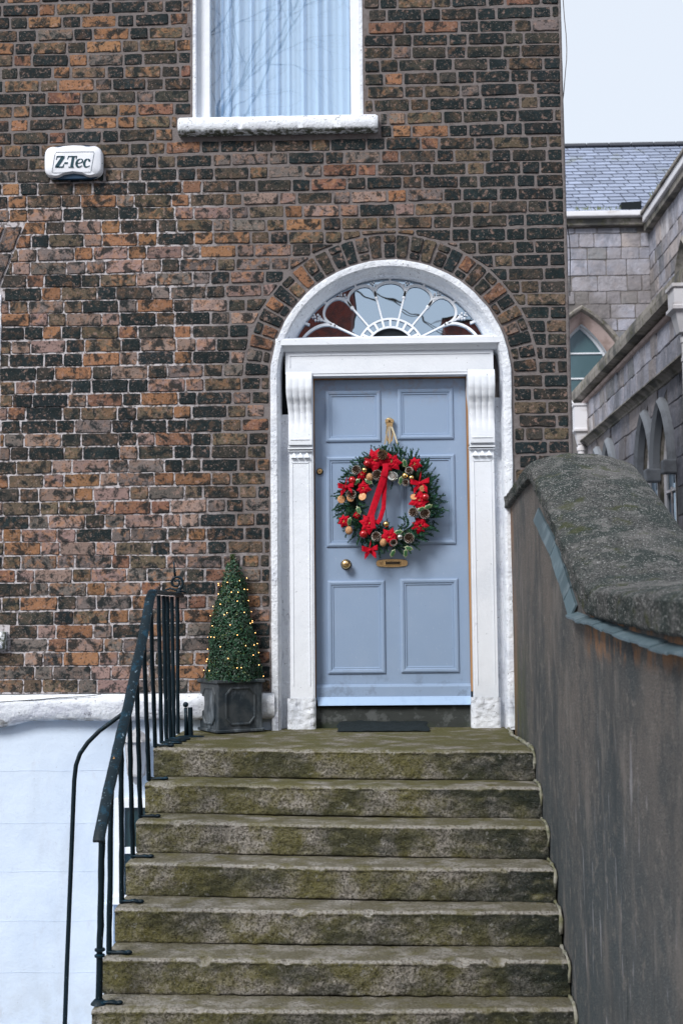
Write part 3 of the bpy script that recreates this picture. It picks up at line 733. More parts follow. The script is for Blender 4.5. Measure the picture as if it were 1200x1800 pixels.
# knocker
k = P(684, 742, DY)
mb = MB(); mb.lathe([(.018, 0), (.024, .010), (.026, .022), (.018, .034), (.006, .036)], (k.x, DY, k.z), (0, -1, 0), 18)
mb.box(k.x - .026, k.x + .026, DY - .036, DY, k.z - .006, k.z + .012); mb.box(k.x - .020, k.x + .020, DY - .04, DY, k.z - .034, k.z - .010)
mb.tube([(k.x - .012, DY - .03, k.z - .03), (k.x - .020, DY - .028, k.z - .07), (k.x - .012, DY - .028, k.z - .12), (k.x, DY - .028, k.z - .135), (k.x + .012, DY - .028, k.z - .12), (k.x + .020, DY - .028, k.z - .07), (k.x + .012, DY - .03, k.z - .03)], .006, 8)
kk = mb.build('door_knocker', M['brass'], door, smooth=True, angle=35)

# ---- fanlight
FY = .125
hub = P(686.5, 594, FY); HX, HZ = hub.x, hub.z
SC = (FY + 7.59) / 7.59
QX, QZ = HX - .002, HZ - .087                # the bars fan out from a point below the transom
def open_r(t):                               # distance from that point to the arch soffit
    dx, dz = cos(t), sin(t); ox, oz = QX - CX, QZ - (CZ + .010); R0 = .648
    b_ = ox * dx + oz * dz; c_ = ox * ox + oz * oz - R0 * R0; return -b_ + sqrt(b_ * b_ - c_)
def FP(t, r_, y=0): return Vector((QX + r_ * cos(t), FY + y, max(HZ + .002, QZ + r_ * sin(t))))
fan = MB()
bars_t = [radians(q) for q in (25.8, 50, 75.7, 104, 130, 154)]
r_h0, r_h1 = .155, .208
fan.box(HX - .62, HX + .62, FY - .02, FY + .02, HZ - .03, HZ + .006)
for rr in (r_h0, r_h1):
    t_b = math.asin(.087 / rr); fan.tube([FP(t_b + (pi - 2 * t_b) * i / 30, rr) for i in range(31)], .0085, 4, up=(0, 1, 0))
for i in range(9):
    t = radians(32 + 14.5 * i); fan.tube([FP(t, r_h0), FP(t, r_h1)], .010, 4)
edges = [radians(9.5)] + bars_t + [radians(170.5)]
for t in bars_t:
    ro = open_r(t); d = Vector((cos(t), 0, sin(t))); q = Vector((-sin(t), 0, cos(t))); h = Vector((QX, FY, QZ))
    fan.tube([h + d * r_h1, h + d * (ro - .045)], .0075, 4, up=(0, 1, 0))
    fan.sphere(h + d * (r_h1 + (ro - r_h1) * .55), .012, 8, 6)
    c_ = h + d * (ro - .062)
    for (du, dv, s_) in ((-.008, 0, .012), (.022, .018, .008), (.022, -.018, .008), (.034, 0, .008), (.006, .013, .007), (.006, -.013, .007), (.044, .010, .006), (.044, -.010, .006)):
        fan.sphere(c_ + d * du + q * dv, s_, 7, 5)
for i in range(7):
    t0, t1 = edges[i], edges[i + 1]; pts = []
    for k in range(25):
        s_ = k / 24
        if i in (0, 6):
            tb_, tc_ = (t0, t1) if i == 0 else (t1, t0); t = tb_ + (tc_ - tb_) * (1 - cos(s_ * pi * .5)) ** .9
            rs0 = r_h1 + (open_r(tc_) - r_h1) * .50; rt = open_r(tb_) - .045
            r_ = rs0 + (rt - rs0) * cos(s_ * pi * .5) ** .55
        else:
            u = (1 - cos(pi * s_)) / 2; t = t0 + (t1 - t0) * u
            rs0 = r_h1 + (min(open_r(t0), open_r(t1)) - r_h1) * .56; r_ = rs0 + (open_r((t0 + t1) / 2) - .026 - rs0) * sin(pi * s_) ** .6
            r_ = min(r_, open_r(t) - .014)
        pts.append(FP(t, r_))
    fan.tube(pts, .0105, 4, up=(0, 1, 0))
    t = (t0 + t1) / 2 if 0 < i < 6 else (t0 * .4 + t1 * .6 if i == 0 else t0 * .6 + t1 * .4)
    fan.tube([FP(t, open_r(t) - .034), FP(t, open_r(t))], .010, 4)
mbf = fan.build('fanlight', M['white'], house)
for i in range(7):
    t0, t1 = edges[i] if i else radians(8.3), edges[i + 1] if i < 6 else radians(171.7); n = 12; tx, tz = U(-.002, .002), U(-.002, .002)
    cm = FP((t0 + t1) / 2, .4)
    def gp(t, r_):
        p = FP(t, r_); p.y = FY + .012 + (p.x - cm.x) * tx + (p.z - cm.z) * tz; return p
    vs_ = [gp(t0 + (t1 - t0) * k / n, r_h0) for k in range(n + 1)] + [gp(t1 + (t0 - t1) * k / n, open_r(t1 + (t0 - t1) * k / n) + .005) for k in range(n + 1)]
    mb = MB(); mb.add(vs_, [tuple(range(len(vs_)))]); mb.build('pane', M['fanglass'], mbf)
t_b = math.asin(.087 / r_h0); vs_ = [FP(t_b + (pi - 2 * t_b) * k / 14, r_h0, .014) for k in range(15)]
mb = MB(); mb.add(vs_, [tuple(range(15))]); mb.build('pane', M['dark'], mbf)
MB().box(-.75, 1.0, .30, .34, 0, 3.0).build('hall_back', M['dark'], house)

# ---- upper window
wx0, wx1, wz0, wz1 = -1.097, -.034, 3.775, 5.7
mb = MB(); mb.box(wx0 - .003, wx0 + .018, -.004, .12, wz0, wz1); mb.box(wx1 - .018, wx1 + .003, -.004, .12, wz0, wz1); mb.build('window_reveal', M['white_old'], house, bevel=.004)
mb = MB(); mb.box(wx0 + .018, wx0 + .098, .05, .12, wz0, wz1); mb.box(wx1 - .075, wx1 - .018, .05, .12, wz0, wz1)
mb.box(wx0 + .018, wx1 - .018, .05, .12, wz1 - .08, wz1); wn = mb.build('upper_window', M['white'], house, bevel=.003)
mb = MB(); mb.box(wx0 + .098, wx1 - .075, .065, .10, wz0 + .0, wz0 + .045); mb.box(wx0 + .098, wx1 - .075, .065, .10, 4.80, 4.84); mb.build('sash', M['white'], wn, bevel=.003)
mb = MB(); mb.add([(wx0 + .09, .078, wz0 + .04), (wx1 - .07, .078, wz0 + .04), (wx1 - .07, .083, 4.81), (wx0 + .09, .083, 4.81)], [(0, 1, 2, 3)]); mb.build('pane', M['glass'], wn)
mb = MB(); mb.add([(wx0 + .09, .088, 4.81), (wx1 - .07, .088, 4.81), (wx1 - .07, .086, 5.65), (wx0 + .09, .086, 5.65)], [(0, 1, 2, 3)]); mb.build('pane', M['glass'], wn)
crnd = random.Random(3); ridges = []
xr = wx0 + .06
while xr < wx1: ridges.append((xr, crnd.uniform(.006, .016), crnd.uniform(.012, .034))); xr += crnd.uniform(.035, .10)
def sheer():
    m = bpy.data.materials.new('sheer_net'); m.use_nodes = True; nt = m.node_tree; nt.nodes.clear()
    out = nt.nodes.new('ShaderNodeOutputMaterial'); lw = nd(nt, 'ShaderNodeLayerWeight', {'Blend': .5})
    f = mrange(nt, lw.outputs['Facing'], 0.0, .5, .86, 1.0)
    a = nd(nt, 'ShaderNodeBsdfTransparent'); d = nd(nt, 'ShaderNodeBsdfDiffuse', {'Color': (.64, .80, 1.0, 1)}); t = nd(nt, 'ShaderNodeBsdfTranslucent', {'Color': (.64, .80, 1.0, 1)})
    dt = nd(nt, 'ShaderNodeMixShader', {0: .15, 1: d.outputs[0], 2: t.outputs[0]})
    mx = nd(nt, 'ShaderNodeMixShader', {0: f, 1: a.outputs[0], 2: dt.outputs[0]}); nt.links.new(mx.outputs[0], out.inputs[0]); return m
M['net'] = sheer()
rows = [[], []]; n = 420; ph = 0
foldx = []
for i in range(n + 1):
    x = wx0 + .05 + (wx1 - wx0 - .08) * i / n
    y = .165 + .012 * sin(x * 17 + sin(x * 6)) + .0015 * sin(x * 190) - sum(h_ * math.exp(-((x - xr) / w_) ** 2) for xr, w_, h_ in ridges)
    for j in range(2): rows[j].append((x + (.004 if j else 0), y * 1.0, wz0 - .05 + j * 2.0))
mb = MB(); mb.sweep(rows); cu = fix_normals(mb.build('net_curtain', M['net'], wn, smooth=True))
MB().box(wx0 - .1, wx1 + .1, .55, .6, 3.6, 5.8).build('room_back', M['dark'], house)
# sill
def rough_box(x0, x1, y0, y1, z0, z1, nx, amp, seed=0):
    mb = MB(); secs = []
    for i in range(nx + 1):
        x = x0 + (x1 - x0) * i / nx; e = .010 if i in (0, nx) else 0; q = lambda a_: mnoise.noise((x * 14, a_ * 3.1, seed)) * amp
        secs.append([(x, y1, z1), (x, y0 + .012 + e + q(1), z1 - e * .5 + q(2) * .5), (x, y0 + .003 + e + q(3), z1 - .008 - e + q(3)), (x, y0 + e + q(4), (z0 + z1) / 2), (x, y0 + .003 + e + q(5), z0 + .012 + e + q(5)), (x, y0 + .018 + e, z0 + q(6)), (x, y1, z0)])
    mb.sweep(secs, cap=True); return mb
o = rough_box(-1.184, .058, -.078, .06, 3.682, 3.776, 90, .005).build('window_sill', M['sill'], wn, smooth=True, angle=60); fix_normals(o)
# neighbouring window on the left: only its edge, arch and sill end show
mb = MB(); mb.box(-2.38, -2.305, .02, .10, .606, 2.74); mb.box(-3.25, -3.18, .0, .10, .606, 2.74); mb.box(-3.18, -2.34, .0, .10, 2.66, 2.74); mb.box(-3.18, -2.34, .02, .08, 1.65, 1.70)
w2 = mb.build('ground_floor_window', M['white_old'], house, bevel=.003)
MB().box(-3.18, -2.34, .05, .054, .606, 2.66).build('pane', M['darkglass'], w2)
fix_normals(rough_box(-3.33, -2.226, -.07, .06, .497, .604, 60, .004, 4).build('window_sill', M['sill'], w2, smooth=True, angle=60))
mb = MB(); mb.tube([(-2.297, -.004 + U(-.004, .004), 2.28 + .034 * i) for i in range(13)], [U(.004, .016) for i in range(13)], 6); mb.build('plaster_edge', M['white_old'], w2)

# ================================================================== STEPS
steps = thing('stone_steps', 'worn mossy granite steps rising to the blue front door', 'steps', (-.19, -1.1, -1.21))
SX0, SX1 = -1.163, .795
LY = [-.98, -1.217, -1.456, -1.70, -1.945, -2.19, -2.39, -2.62, -2.85]
RY = [-1.235, -1.465, -1.68, -1.885, -2.04, -2.24, -2.38, -2.62, -2.85]
RISE = .151
def step_mesh(k, x0, x1, landing=False, seed=0):
    z1 = -RISE * k; nx = int((x1 - x0) / .011)
    def fy(x):
        t = (x - SX0) / (SX1 - SX0); return LY[k] + (RY[k] - LY[k]) * t
    secs = []
    back = .25 if landing else .30
    for i in range(nx + 1):
        x = x0 + (x1 - x0) * i / nx; f = fy(x); sec = []
        e = max(0, 1 - min(i if x0 == SX0 else 99, (nx - i) if x1 == SX1 else 99) / 2.5)
        yb = .135 if landing else f + back
        nt_ = 26 if landing else 12
        for j in range(nt_):
            y = yb + (f + .035 - yb) * j / (nt_ - 1)
            n_ = mnoise.noise((x * 5, y * 5, seed)) * .003 + mnoise.noise((x * 24, y * 24, seed)) * .0012
            dip = -.006 * max(0, 1 - ((x + .15) / .7) ** 2) * (1 if not landing else .3)
            sec.append((x, y, z1 + n_ + dip - e * .006))
        wob = mnoise.noise((x * 4, k * 7.1, 2)) * .009 + mnoise.noise((x * 19, k * 3.3, 5)) * .005 + mnoise.noise((x * 55, k * 1.3, 5)) * .002; chip = .010 * max(0, mnoise.noise((x * 13, k * 9.7, 8)) - .32) * 4
        for (dy, dz) in ((.018, -.0015), (.006, -.007), (.001, -.015)):
            sec.append((x, f + dy + wob + chip, z1 + dz - chip * .8 - e * .005 - .006 * max(0, 1 - ((x + .15) / .7) ** 2)))
        for j in range(1, 15):
            zz = z1 - .015 - (RISE - .002 - .015) * j / 14
            rk = mnoise.noise((x * 17, zz * 22, k * 5.5)) * .008 + mnoise.noise((x * 60, zz * 66, k * 2.5)) * .006
            sec.append((x, f + .004 + wob * (1 - j / 14) + rk + e * .008 + .006 * j / 14, zz))
        sec.append((x, f + .06, z1 - RISE - .01)); secs.append(sec)
    mb = MB(); mb.sweep(secs)
    for s_ in (secs[0], secs[-1]):
        b_ = [(p[0], p[1], p[2]) for p in s_]; b_.append((s_[0][0], s_[0][1], z1 - RISE - .01)); mb.add(b_, [tuple(range(len(b_)))])
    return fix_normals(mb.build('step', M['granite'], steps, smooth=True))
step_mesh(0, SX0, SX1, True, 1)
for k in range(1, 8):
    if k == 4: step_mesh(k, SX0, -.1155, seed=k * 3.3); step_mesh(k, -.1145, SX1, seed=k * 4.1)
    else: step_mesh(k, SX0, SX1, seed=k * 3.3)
mb = MB()                                    # the masonry mass under the steps
prof = [(.3, -.17), (.3, -2.75), (-2.66, -2.75), (-2.66, -1.24)] + [(LY[k] + .09, -RISE * (k + 1) - .02) for k in range(7, -1, -1) for _ in (0,)]
pp = [(.3, -.17)]
for k in range(0, 8): pp += [(max(LY[k], RY[k]) + .10, -RISE * (k) - .17), (max(LY[k], RY[k]) + .10, -RISE * (k + 1) - .17)]
pp += [(-2.5, -2.75), (.3, -2.75)]
mb.sweep([[(SX0 + .03, y, z_) for y, z_ in pp], [(SX1, y, z_) for y, z_ in pp]], closed_section=True, cap=True)
fix_normals(mb.build('stair_side', M['stucco'], steps))
for sgn in (1,):                             # cement bead where steps meet the parapet
    mb = MB()
    for k in range(0, 7):
        pts = [(SX1 - .002, RY[k] + .24, -RISE * k + .004)] if k else [(SX1 - .004, -.02, .004), (SX1 - .03, -.5, .006), (SX1 - .012, -.85, .006)]
        pts += [(SX1 - .004, RY[k] + .05, -RISE * k + .004), (SX1 - .003, RY[k] + .004, -RISE * k - .006), (SX1 - .002, RY[k] - .006, -RISE * k - .03), (SX1 - .003, RY[k] + .0, -RISE * (k + .6)), (SX1 - .004, RY[k] + .004, -RISE * (k + 1) + .006)]
        fine = []
        for i in range(len(pts) - 1):
            a_, b_ = Vector(pts[i]), Vector(pts[i + 1]); n = max(1, int((b_ - a_).length / .03))
            for j in range(n): fine.append(a_ + (b_ - a_) * j / n + Vector((U(-.003, .002), U(-.002, .002), U(-.002, .002))))
        mb.tube(fine, [U(.004, .011) * (1.5 if k == 0 and p.y > -1.15 and p.y < -.3 else 1) for p in fine], 6)
    mb.build('mortar_joint', M['fillet'], steps, smooth=True)

# ================================================================== PARAPET WALL
par = thing('parapet_wall', 'stained cement-rendered parapet wall with rough granite coping right of the steps', 'wall', (1.05, -2.8, -1.21))
TOP = [(-.01, 1.402), (-.5, 1.408), (-1.0, 1.418), (-1.36, 1.424), (-1.46, 1.415), (-1.70, 1.320), (-1.97, 1.211), (-2.36, 1.044), (-2.70, .892), (-2.88, .816), (-3.02, .780), (-3.20, .764), (-3.4, .756), (-3.94, .732), (-4.45, .713), (-5.2, .70), (-6.0, .69)]
def topz(y):
    for i in range(len(TOP) - 1):
        if y >= TOP[i + 1][0]:
            k = (y - TOP[i][0]) / (TOP[i + 1][0] - TOP[i][0]); return TOP[i][1] + (TOP[i + 1][1] - TOP[i][1]) * k
    return TOP[-1][1]
def inx(y): return .800 + (.765 - .800) * min(1, -y / 1.3)
def facex(y): return .832 + (.800 - .832) * min(1, -y / .9)
mb = MB(); rows = []
ny = 110
for i in range(ny + 1):
    y = .0 - 6.0 * i / ny; zt = topz(y) - .055; rw = []
    for j in range(41):
        zz = -1.4 + (zt + 1.4) * j / 40
        n_ = mnoise.noise((y * 1.3, zz * .8, 4)) * .007 + mnoise.noise((y * 6, zz * 4, 4)) * .002
        rw.append((facex(y) + n_, y, zz))
    rw += [(1.25, y, zt), (1.25, y, -1.4)]; rows.append(rw)
mb.sweep(rows, closed_section=True, cap=True); fix_normals(mb.build('wall_body', M['render'], par, smooth=True, angle=50))
mb = MB(); rows = []; ny = 330                # coping slab, crowned, rough
for i in range(ny + 1):
    y = -.012 - 5.98 * i / ny; zt = topz(y); xi = inx(y); sec = []; th = .082 + (.022 if y < -2.9 else .022 * max(0, (-y - 2.3) / .6) if y < -2.3 else 0)
    W2 = .515
    sl = (topz(y - .05) - topz(y + .05)) / .1
    for j in range(10):
        zz = zt - th + (th - .014) * j / 9
        n_ = mnoise.noise((y * 13, zz * 20, 1)) * .009 + mnoise.noise((y * 42, zz * 50, 6)) * .005
        sec.append((xi + n_ + (.006 if j == 0 else 0), y, zz + mnoise.noise((y * 9, 0, 3)) * .005))
    nn = 44
    for j in range(nn + 1):
        u = j / nn; x = xi + .010 + (W2 - .02) * u
        cr = .05 * (1 - (2 * u - 1) ** 2) * (1 if y > -2.9 else max(.4, 1 + (y + 2.9) / .8))
        n_ = mnoise.noise((x * 10, y * 10, 8)) * .007 + mnoise.noise((x * 38, y * 38, 8)) * .004 + mnoise.noise((x * 3, y * 2.4, 1)) * .008
        sec.append((x, y, zt + cr + n_ * (1 if 0 < j < nn else .4) - (.006 if j in (0, nn) else 0)))
    sec += [(xi + W2, y, zt - .015), (xi + W2, y, zt - th)]
    rows.append(sec)
mb.sweep(rows, closed_section=True, cap=True); fix_normals(mb.build('coping', M['coping'], par, smooth=True))
# slate slips tucked under the coping
SL = [(-1.60, 1.150), (-1.86, 1.052), (-2.13, .955), (-2.36, .835), (-2.50, .755), (-2.63, .684), (-2.86, .668), (-3.05, .662), (-3.24, .654), (-3.42, .640), (-3.60, .628), (-3.86, .612), (-4.12, .598), (-4.34, .590), (-4.7, .58), (-5.1, .575), (-5.5, .57)]
for i in range(len(SL) - 1):
    (y0, z0), (y1, z1) = SL[i], SL[i + 1]; mb = MB(); steep = i < 5
    k = U(.85, 1.2); col = (.085 * k, .125 * k, .145 * k, 1)
    ov = .012
    d = Vector((0, y1 - y0, z1 - z0)); dn = d.normalized(); nrm = Vector((0, -dn.z, dn.y)); nrm = nrm if nrm.z > 0 else -nrm
    a0 = Vector((0, y0, z0)) - dn * ov + nrm * (.004 * (i % 2)); a1 = Vector((0, y1, z1)) + dn * ov * .2 + nrm * .004 * (i % 2)
    wo = .034 if not steep else .030
    drop = .018 if not steep else .004
    xf = .785
    n = 5; up_ = []; lo_ = []
    for j in range(n + 1):
        q = a0 + (a1 - a0) * j / n; jx = U(-.003, .003)
        up_.append(Vector((.83, q.y, q.z + .006))); lo_.append(Vector((xf - wo + jx, q.y + U(-.002, .002), q.z - drop + U(-.002, .002))))
    if steep:                                # face the slip towards the stairs
        up_ = [Vector((.790, p.y + nrm.y * .022, p.z + nrm.z * .026)) for p in up_]; lo_ = [Vector((.766 + U(-.002, .002), p.y - nrm.y * .022, p.z - nrm.z * .024)) for p in lo_]
    t_ = Vector((.0, 0, -.007)) if not steep else Vector((.008, 0, 0))
    mb.sweep([up_, lo_, [p + t_ for p in lo_], [p + t_ for p in up_]], closed_section=False)
    for s_ in (0, n): mb.add([up_[s_], lo_[s_], lo_[s_] + t_, up_[s_] + t_], [(0, 1, 2, 3)])
    mb.c = [col] * len(mb.v); fix_normals(mb.build('slate', M['slip'], par))

# ================================================================== RAILING
rail = thing('iron_railing', 'black painted iron stair railing with a flat handrail and scroll top', 'railing', (-1.15, -1.3, -.9))
top = [Vector((-1.12, y, z_)) for (y, z_) in ((-2.43, -.173), (-2.36, -.105), (-2.242, -.009), (-2.031, .167), (-1.854, .292), (-1.679, .450), (-1.492, .605), (-1.33, .775))]
foot = [(-1.148, -2.316, -.906, -2.40), (-1.147, -2.125, -.755, -2.23), (-1.149, -1.845, -.604, -2.03), (-1.150, -1.585, -.453, -1.854), (-1.158, -1.352, -.302, -1.679), (-1.160, -1.115, -.151, -1.492), (-1.158, -.945, 0, -1.315)]
def hz(y):
    for i in range(len(top) - 1):
        a_, b_ = top[i], top[i + 1]
        if a_.y <= y <= b_.y: return a_.z + (b_.z - a_.z) * (y - a_.y) / (b_.y - a_.y)
    return top[-1].z if y > -1.4 else top[0].z
def wobb(p, q, n=14, amp=.0015):
    p, q = Vector(p), Vector(q); return [p + (q - p) * i / n + (Vector((U(-amp, amp), U(-amp, amp), 0)) if 0 < i < n else Vector((0, 0, 0))) for i in range(n + 1)]
for i, (x, y, z_, yt) in enumerate(foot):
    yt = yt if yt < -1.3 else -1.30
    ytop = y + (yt - y) * 1.0
    zt = hz(ytop) - .012
    mb = MB(); r_ = .0118 if i else .0135
    mb.tube(wobb((x, y, z_ + .002), (-1.12, ytop, zt)), [r_ * U(.93, 1.07) for _ in range(15)], 8)
    if i == 0:
        for h in (.20, .225): mb.lathe([(.014, -.008), (.022, -.004), (.022, .004), (.014, .008)], (x + (-1.12 - x) * h / .73, y + (ytop - y) * h / .73, z_ + h), n=10)
        mb.lathe([(.034, 0), (.030, .008), (.016, .022)], (x, y, z_), n=12)
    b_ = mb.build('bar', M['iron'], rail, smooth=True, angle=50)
    ft = MB(); ft.tube([(x - .008, y, z_ + .012), (x + .03, y - .003, z_ + .008), (x + .055, y - .006, z_ + .010 + U(0, .004)), (x + .085, y - .012, z_ + .007)], [.014, .010, .012, .011], 8, flat=(.6, 1.2)); ft.sphere((x + .088, y - .012, z_ + .010), .013, 8, 5, (1.2, 1, .7))
    ft.build('foot', M['iron'], b_, smooth=True)
for (x, y, xt, yt) in ((-1.154, -.77, -1.145, -.93), (-1.146, -.65, -1.140, -.80), (-1.140, -.55, -1.137, -.70), (-1.145, -.40, -1.143, -.50), (-1.150, -.22, -1.143, -.30)):
    mb = MB(); mb.tube(wobb((x, y, .002), (xt, yt, .795)), [.0115 * U(.93, 1.07) for _ in range(15)], 8); b_ = mb.build('bar', M['iron'], rail, smooth=True, angle=50)
    if y < -.5:
        ft = MB(); ft.tube([(x, y, .008), (x + .05, y - .01, .006), (x + .11, y - .03, .006)], [.014, .013, .012], 8, flat=(.5, 1.3)); ft.build('foot', M['iron'], b_, smooth=True)
mb = MB(); secs = []
pth = [(-1.12, -2.47, -.222), (-1.12, -2.452, -.196)] + [tuple(p) for p in top[0:]] + [(-1.12, -1.24, .812), (-1.135, -1.0, .812), (-1.14, -.7, .812), (-1.143, -.4, .814), (-1.143, -.27, .817), (-1.143, -.19, .806)]
fine = []
for i in range(len(pth) - 1):
    a_, b_ = Vector(pth[i]), Vector(pth[i + 1]); n = max(1, int((b_ - a_).length / .04))
    for j in range(n): fine.append(a_ + (b_ - a_) * j / n + Vector((U(-.001, .001), 0, U(-.001, .001))))
fine.append(Vector(pth[-1]))
for i, p in enumerate(fine):
    t = (fine[min(i + 1, len(fine) - 1)] - fine[max(i - 1, 0)]).normalized(); u = Vector((0, -t.z, t.y)); u = u if u.z > 0 else -u
    w_ = .023; h_ = .010; X = Vector((1, 0, 0))
    secs.append([p - X * w_ - u * h_, p - X * w_ + u * h_ * .4, p - X * w_ * .6 + u * h_, p + X * w_ * .6 + u * h_, p + X * w_ + u * h_ * .4, p + X * w_ - u * h_])
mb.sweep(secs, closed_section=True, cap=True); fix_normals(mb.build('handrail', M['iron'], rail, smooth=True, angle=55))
sc_c = P(311, 1024, -.24); pts = []; rs = []
for i in range(46):
    t = i / 45; an = -1.2 + t * 10.2; r_ = .042 * (1 - t * .82); pts.append((sc_c.x + r_ * cos(an) - .002, -.24, sc_c.z + r_ * sin(an))); rs.append(.0085 * (1 - t * .35))
mb = MB(); mb.tube(pts, rs, 8); mb.tube([(sc_c.x - .01, -.24, sc_c.z + .035), (sc_c.x - .014, -.24, sc_c.z + .075), (sc_c.x - .018, -.24, sc_c.z + .125)], [.008, .006, .004], 8)
mb.tube([(sc_c.x + .01, -.24, sc_c.z - .07), (sc_c.x + .014, -.24, sc_c.z - .035)], [.02, .012], 8); mb.tube([(sc_c.x - .085, -.24, .835), (sc_c.x - .04, -.24, .85), (sc_c.x + .02, -.24, .835), (sc_c.x + .055, -.24, .825)], [.006, .014, .014, .008], 8, flat=(.5, 1))
mb.build('scroll', M['iron'], rail, smooth=True)
# curved stay from the railing down into the basement area
yy = -1.75
cpts = [P(a_, b_, yy) for a_, b_ in ((232, 1238), (218, 1253), (198, 1268), (175, 1285), (155, 1305), (141, 1325), (134, 1345), (131, 1372), (129, 1420), (126, 1500), (122, 1600), (118, 1700), (114.5, 1800))]
d_ = (cpts[-1] - cpts[-2]); cpts.append(cpts[-1] + d_ * 8)
mb = MB(); mb.tube(cpts, .0105, 10); mb.build('curved_stay', M['iron'], rail, smooth=True)

# iron stub post on the landing
pst = thing('iron_post', 'short black iron post with a small ball top beside the planter', 'post', (-1.06, -.40, 0))
mb = MB(); mb.tube([(-1.075, -.40, .01), (-1.078, -.40, .10), (-1.079, -.40, .165)], [.012, .010, .010], 8); mb.sphere((-1.079, -.40, .182), .016, 10, 7); mb.build('pin', M['iron'], pst, smooth=True)
mb = MB(); mb.tube([(-1.052, -.39, .005), (-1.054, -.39, .09), (-1.054, -.39, .166)], [.016, .015, .014], 8); mb.build('upright', M['iron'], pst, smooth=True, angle=50)
mb = MB(); secs = []
for i in range(14):
    u = i / 13; x = -1.125 + .155 * u; h_ = .004 + .006 * sin(pi * u) + U(0, .002); w_ = .028 * (.6 + .4 * sin(pi * u))
    secs.append([(x, -.42 - w_, 0), (x, -.42 - w_ * .6, h_), (x, -.42 + w_ * .6, h_), (x, -.42 + w_, 0)])
mb.sweep(secs); mb.build('foot_plate', M['iron'], pst, smooth=True)

# ================================================================== PLANTER + TOPIARY
A = .292; TH = radians(30)
cor = Vector((-.912, -.262, 0)); ctr = cor + Vector((cos(TH), sin(TH), 0)) * A / 2 + Vector((-sin(TH), cos(TH), 0)) * A / 2
ctr = Vector((ctr.x, ctr.y, .004))
pl = thing('lead_planter', 'square dark lead-grey planter with octagonal panels left of the door', 'planter', ctr, TH)
h = A / 2
mb = MB(); mb.box(-h + .006, h - .006, -h + .006, h - .006, .018, .288); pb = mb.build('body', M['lead'], pl, local=True, bevel=.004)
for nm_, (z0, z1, e) in (('foot_moulding', (0, .02, .006)), ('rim', (.286, .308, .008))):
    mb = MB(); prof = [(e - .008, z0), (e, z0 + .004), (e, z1 - .004), (e - .008, z1), (-.03, z1), (-.03, z0)]
    mb.sweep([[(sx * (h + d), sy * (h + d), z_) for d, z_ in prof] for sx, sy in ((-1, -1), (1, -1), (1, 1), (-1, 1))], closed_section=True, loop=True)
    fix_normals(mb.build(nm_, M['lead'], pl, local=True, bevel=.002))
for s_ in range(4):
    mb = MB(); rot = Matrix.Rotation(s_ * pi / 2, 3, 'Z'); secs = []
    hw, c_ = .098, .036
    base = [(-hw + c_, -hw), (hw - c_, -hw), (hw, -hw + c_), (hw, hw - c_), (hw - c_, hw), (-hw + c_, hw), (-hw, hw - c_), (-hw, -hw + c_)]
    for (sc_, dep) in ((1.0, 0), (.97, .007), (.91, .008), (.86, .001), (.84, .0005)):
        secs.append([rot @ Vector((x * sc_, -h + .006 - dep, .153 + z_ * 1.15 * sc_)) for x, z_ in base])
    mb.sweep(secs, closed_section=True); fix_normals(mb.build('panel_moulding', M['lead'], pl, local=True, smooth=True, angle=30))
mb = MB(); mb.box(-h + .012, h - .012, -h + .012, h - .012, .285, .293); mb.build('soil', M['bark'], pl, local=True)
tc = Vector((ctr.x + .012, ctr.y - .01, .30))
tree = thing('topiary_tree', 'clipped box cone with tiny lights growing in the lead-grey planter', 'topiary', tc)
mb = MB(); mb.tube([tc - Vector((0, 0, .02)), tc + Vector((.002, 0, .3)), tc + Vector((.006, 0, .66))], [.012, .009, .003], 8); mb.build('trunk', M['bark'], tree)
Hh = .722
def crad(t, ang=0): return (.166 * (1 - t) ** .56 * (1 + .05 * sin(3 * ang + 9 * t) + .07 * mnoise.noise((cos(ang) * 2, sin(ang) * 2, t * 7)))) + .006
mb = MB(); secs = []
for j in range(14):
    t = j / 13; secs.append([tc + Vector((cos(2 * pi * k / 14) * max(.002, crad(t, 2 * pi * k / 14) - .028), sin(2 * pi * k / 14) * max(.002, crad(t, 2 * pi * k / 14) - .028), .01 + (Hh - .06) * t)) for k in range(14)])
core = mb.sweep(secs, closed_section=True, cap=True); mb.build('shade_core', mat('inner_leaf_shade', (.010, .018, .009), rough=.9), tree)  # solid dark core: shade between the leaves put into its colour
mb = MB()
for i in range(13000):
    t = 1 - R_() ** .62; ang = U(0, 2 * pi)
    t = min(.995, t * 1.0); r_ = crad(t, ang) - abs(random.gauss(0, .012)) + (.010 if R_() < .06 else 0)
    if R_() < .02 and t > .8: r_ += .01
    p = tc + Vector((cos(ang) * r_ + .004 * sin(9 * t), sin(ang) * r_, .0 + Hh * t + (.006 if t > .9 else 0)))
    n_ = Vector((cos(ang) + random.gauss(0, .5), sin(ang) + random.gauss(0, .5), .35 + random.gauss(0, .5))).normalized()
    a_ = n_.cross(Vector((random.gauss(0, 1), random.gauss(0, 1), random.gauss(0, 1)))).normalized(); b_ = n_.cross(a_)
    L = U(.0055, .0095); W2 = L * .55; k = U(.4, 1.9)
    c = (.018 * k, .060 * k, .030 * k, 1) if R_() > .07 else (.075, .11, .022, 1)
    mb.add([p - a_ * L, p - b_ * W2 + n_ * .001, p + a_ * L, p + b_ * W2 + n_ * .001], [(0, 1, 2, 3)], c)
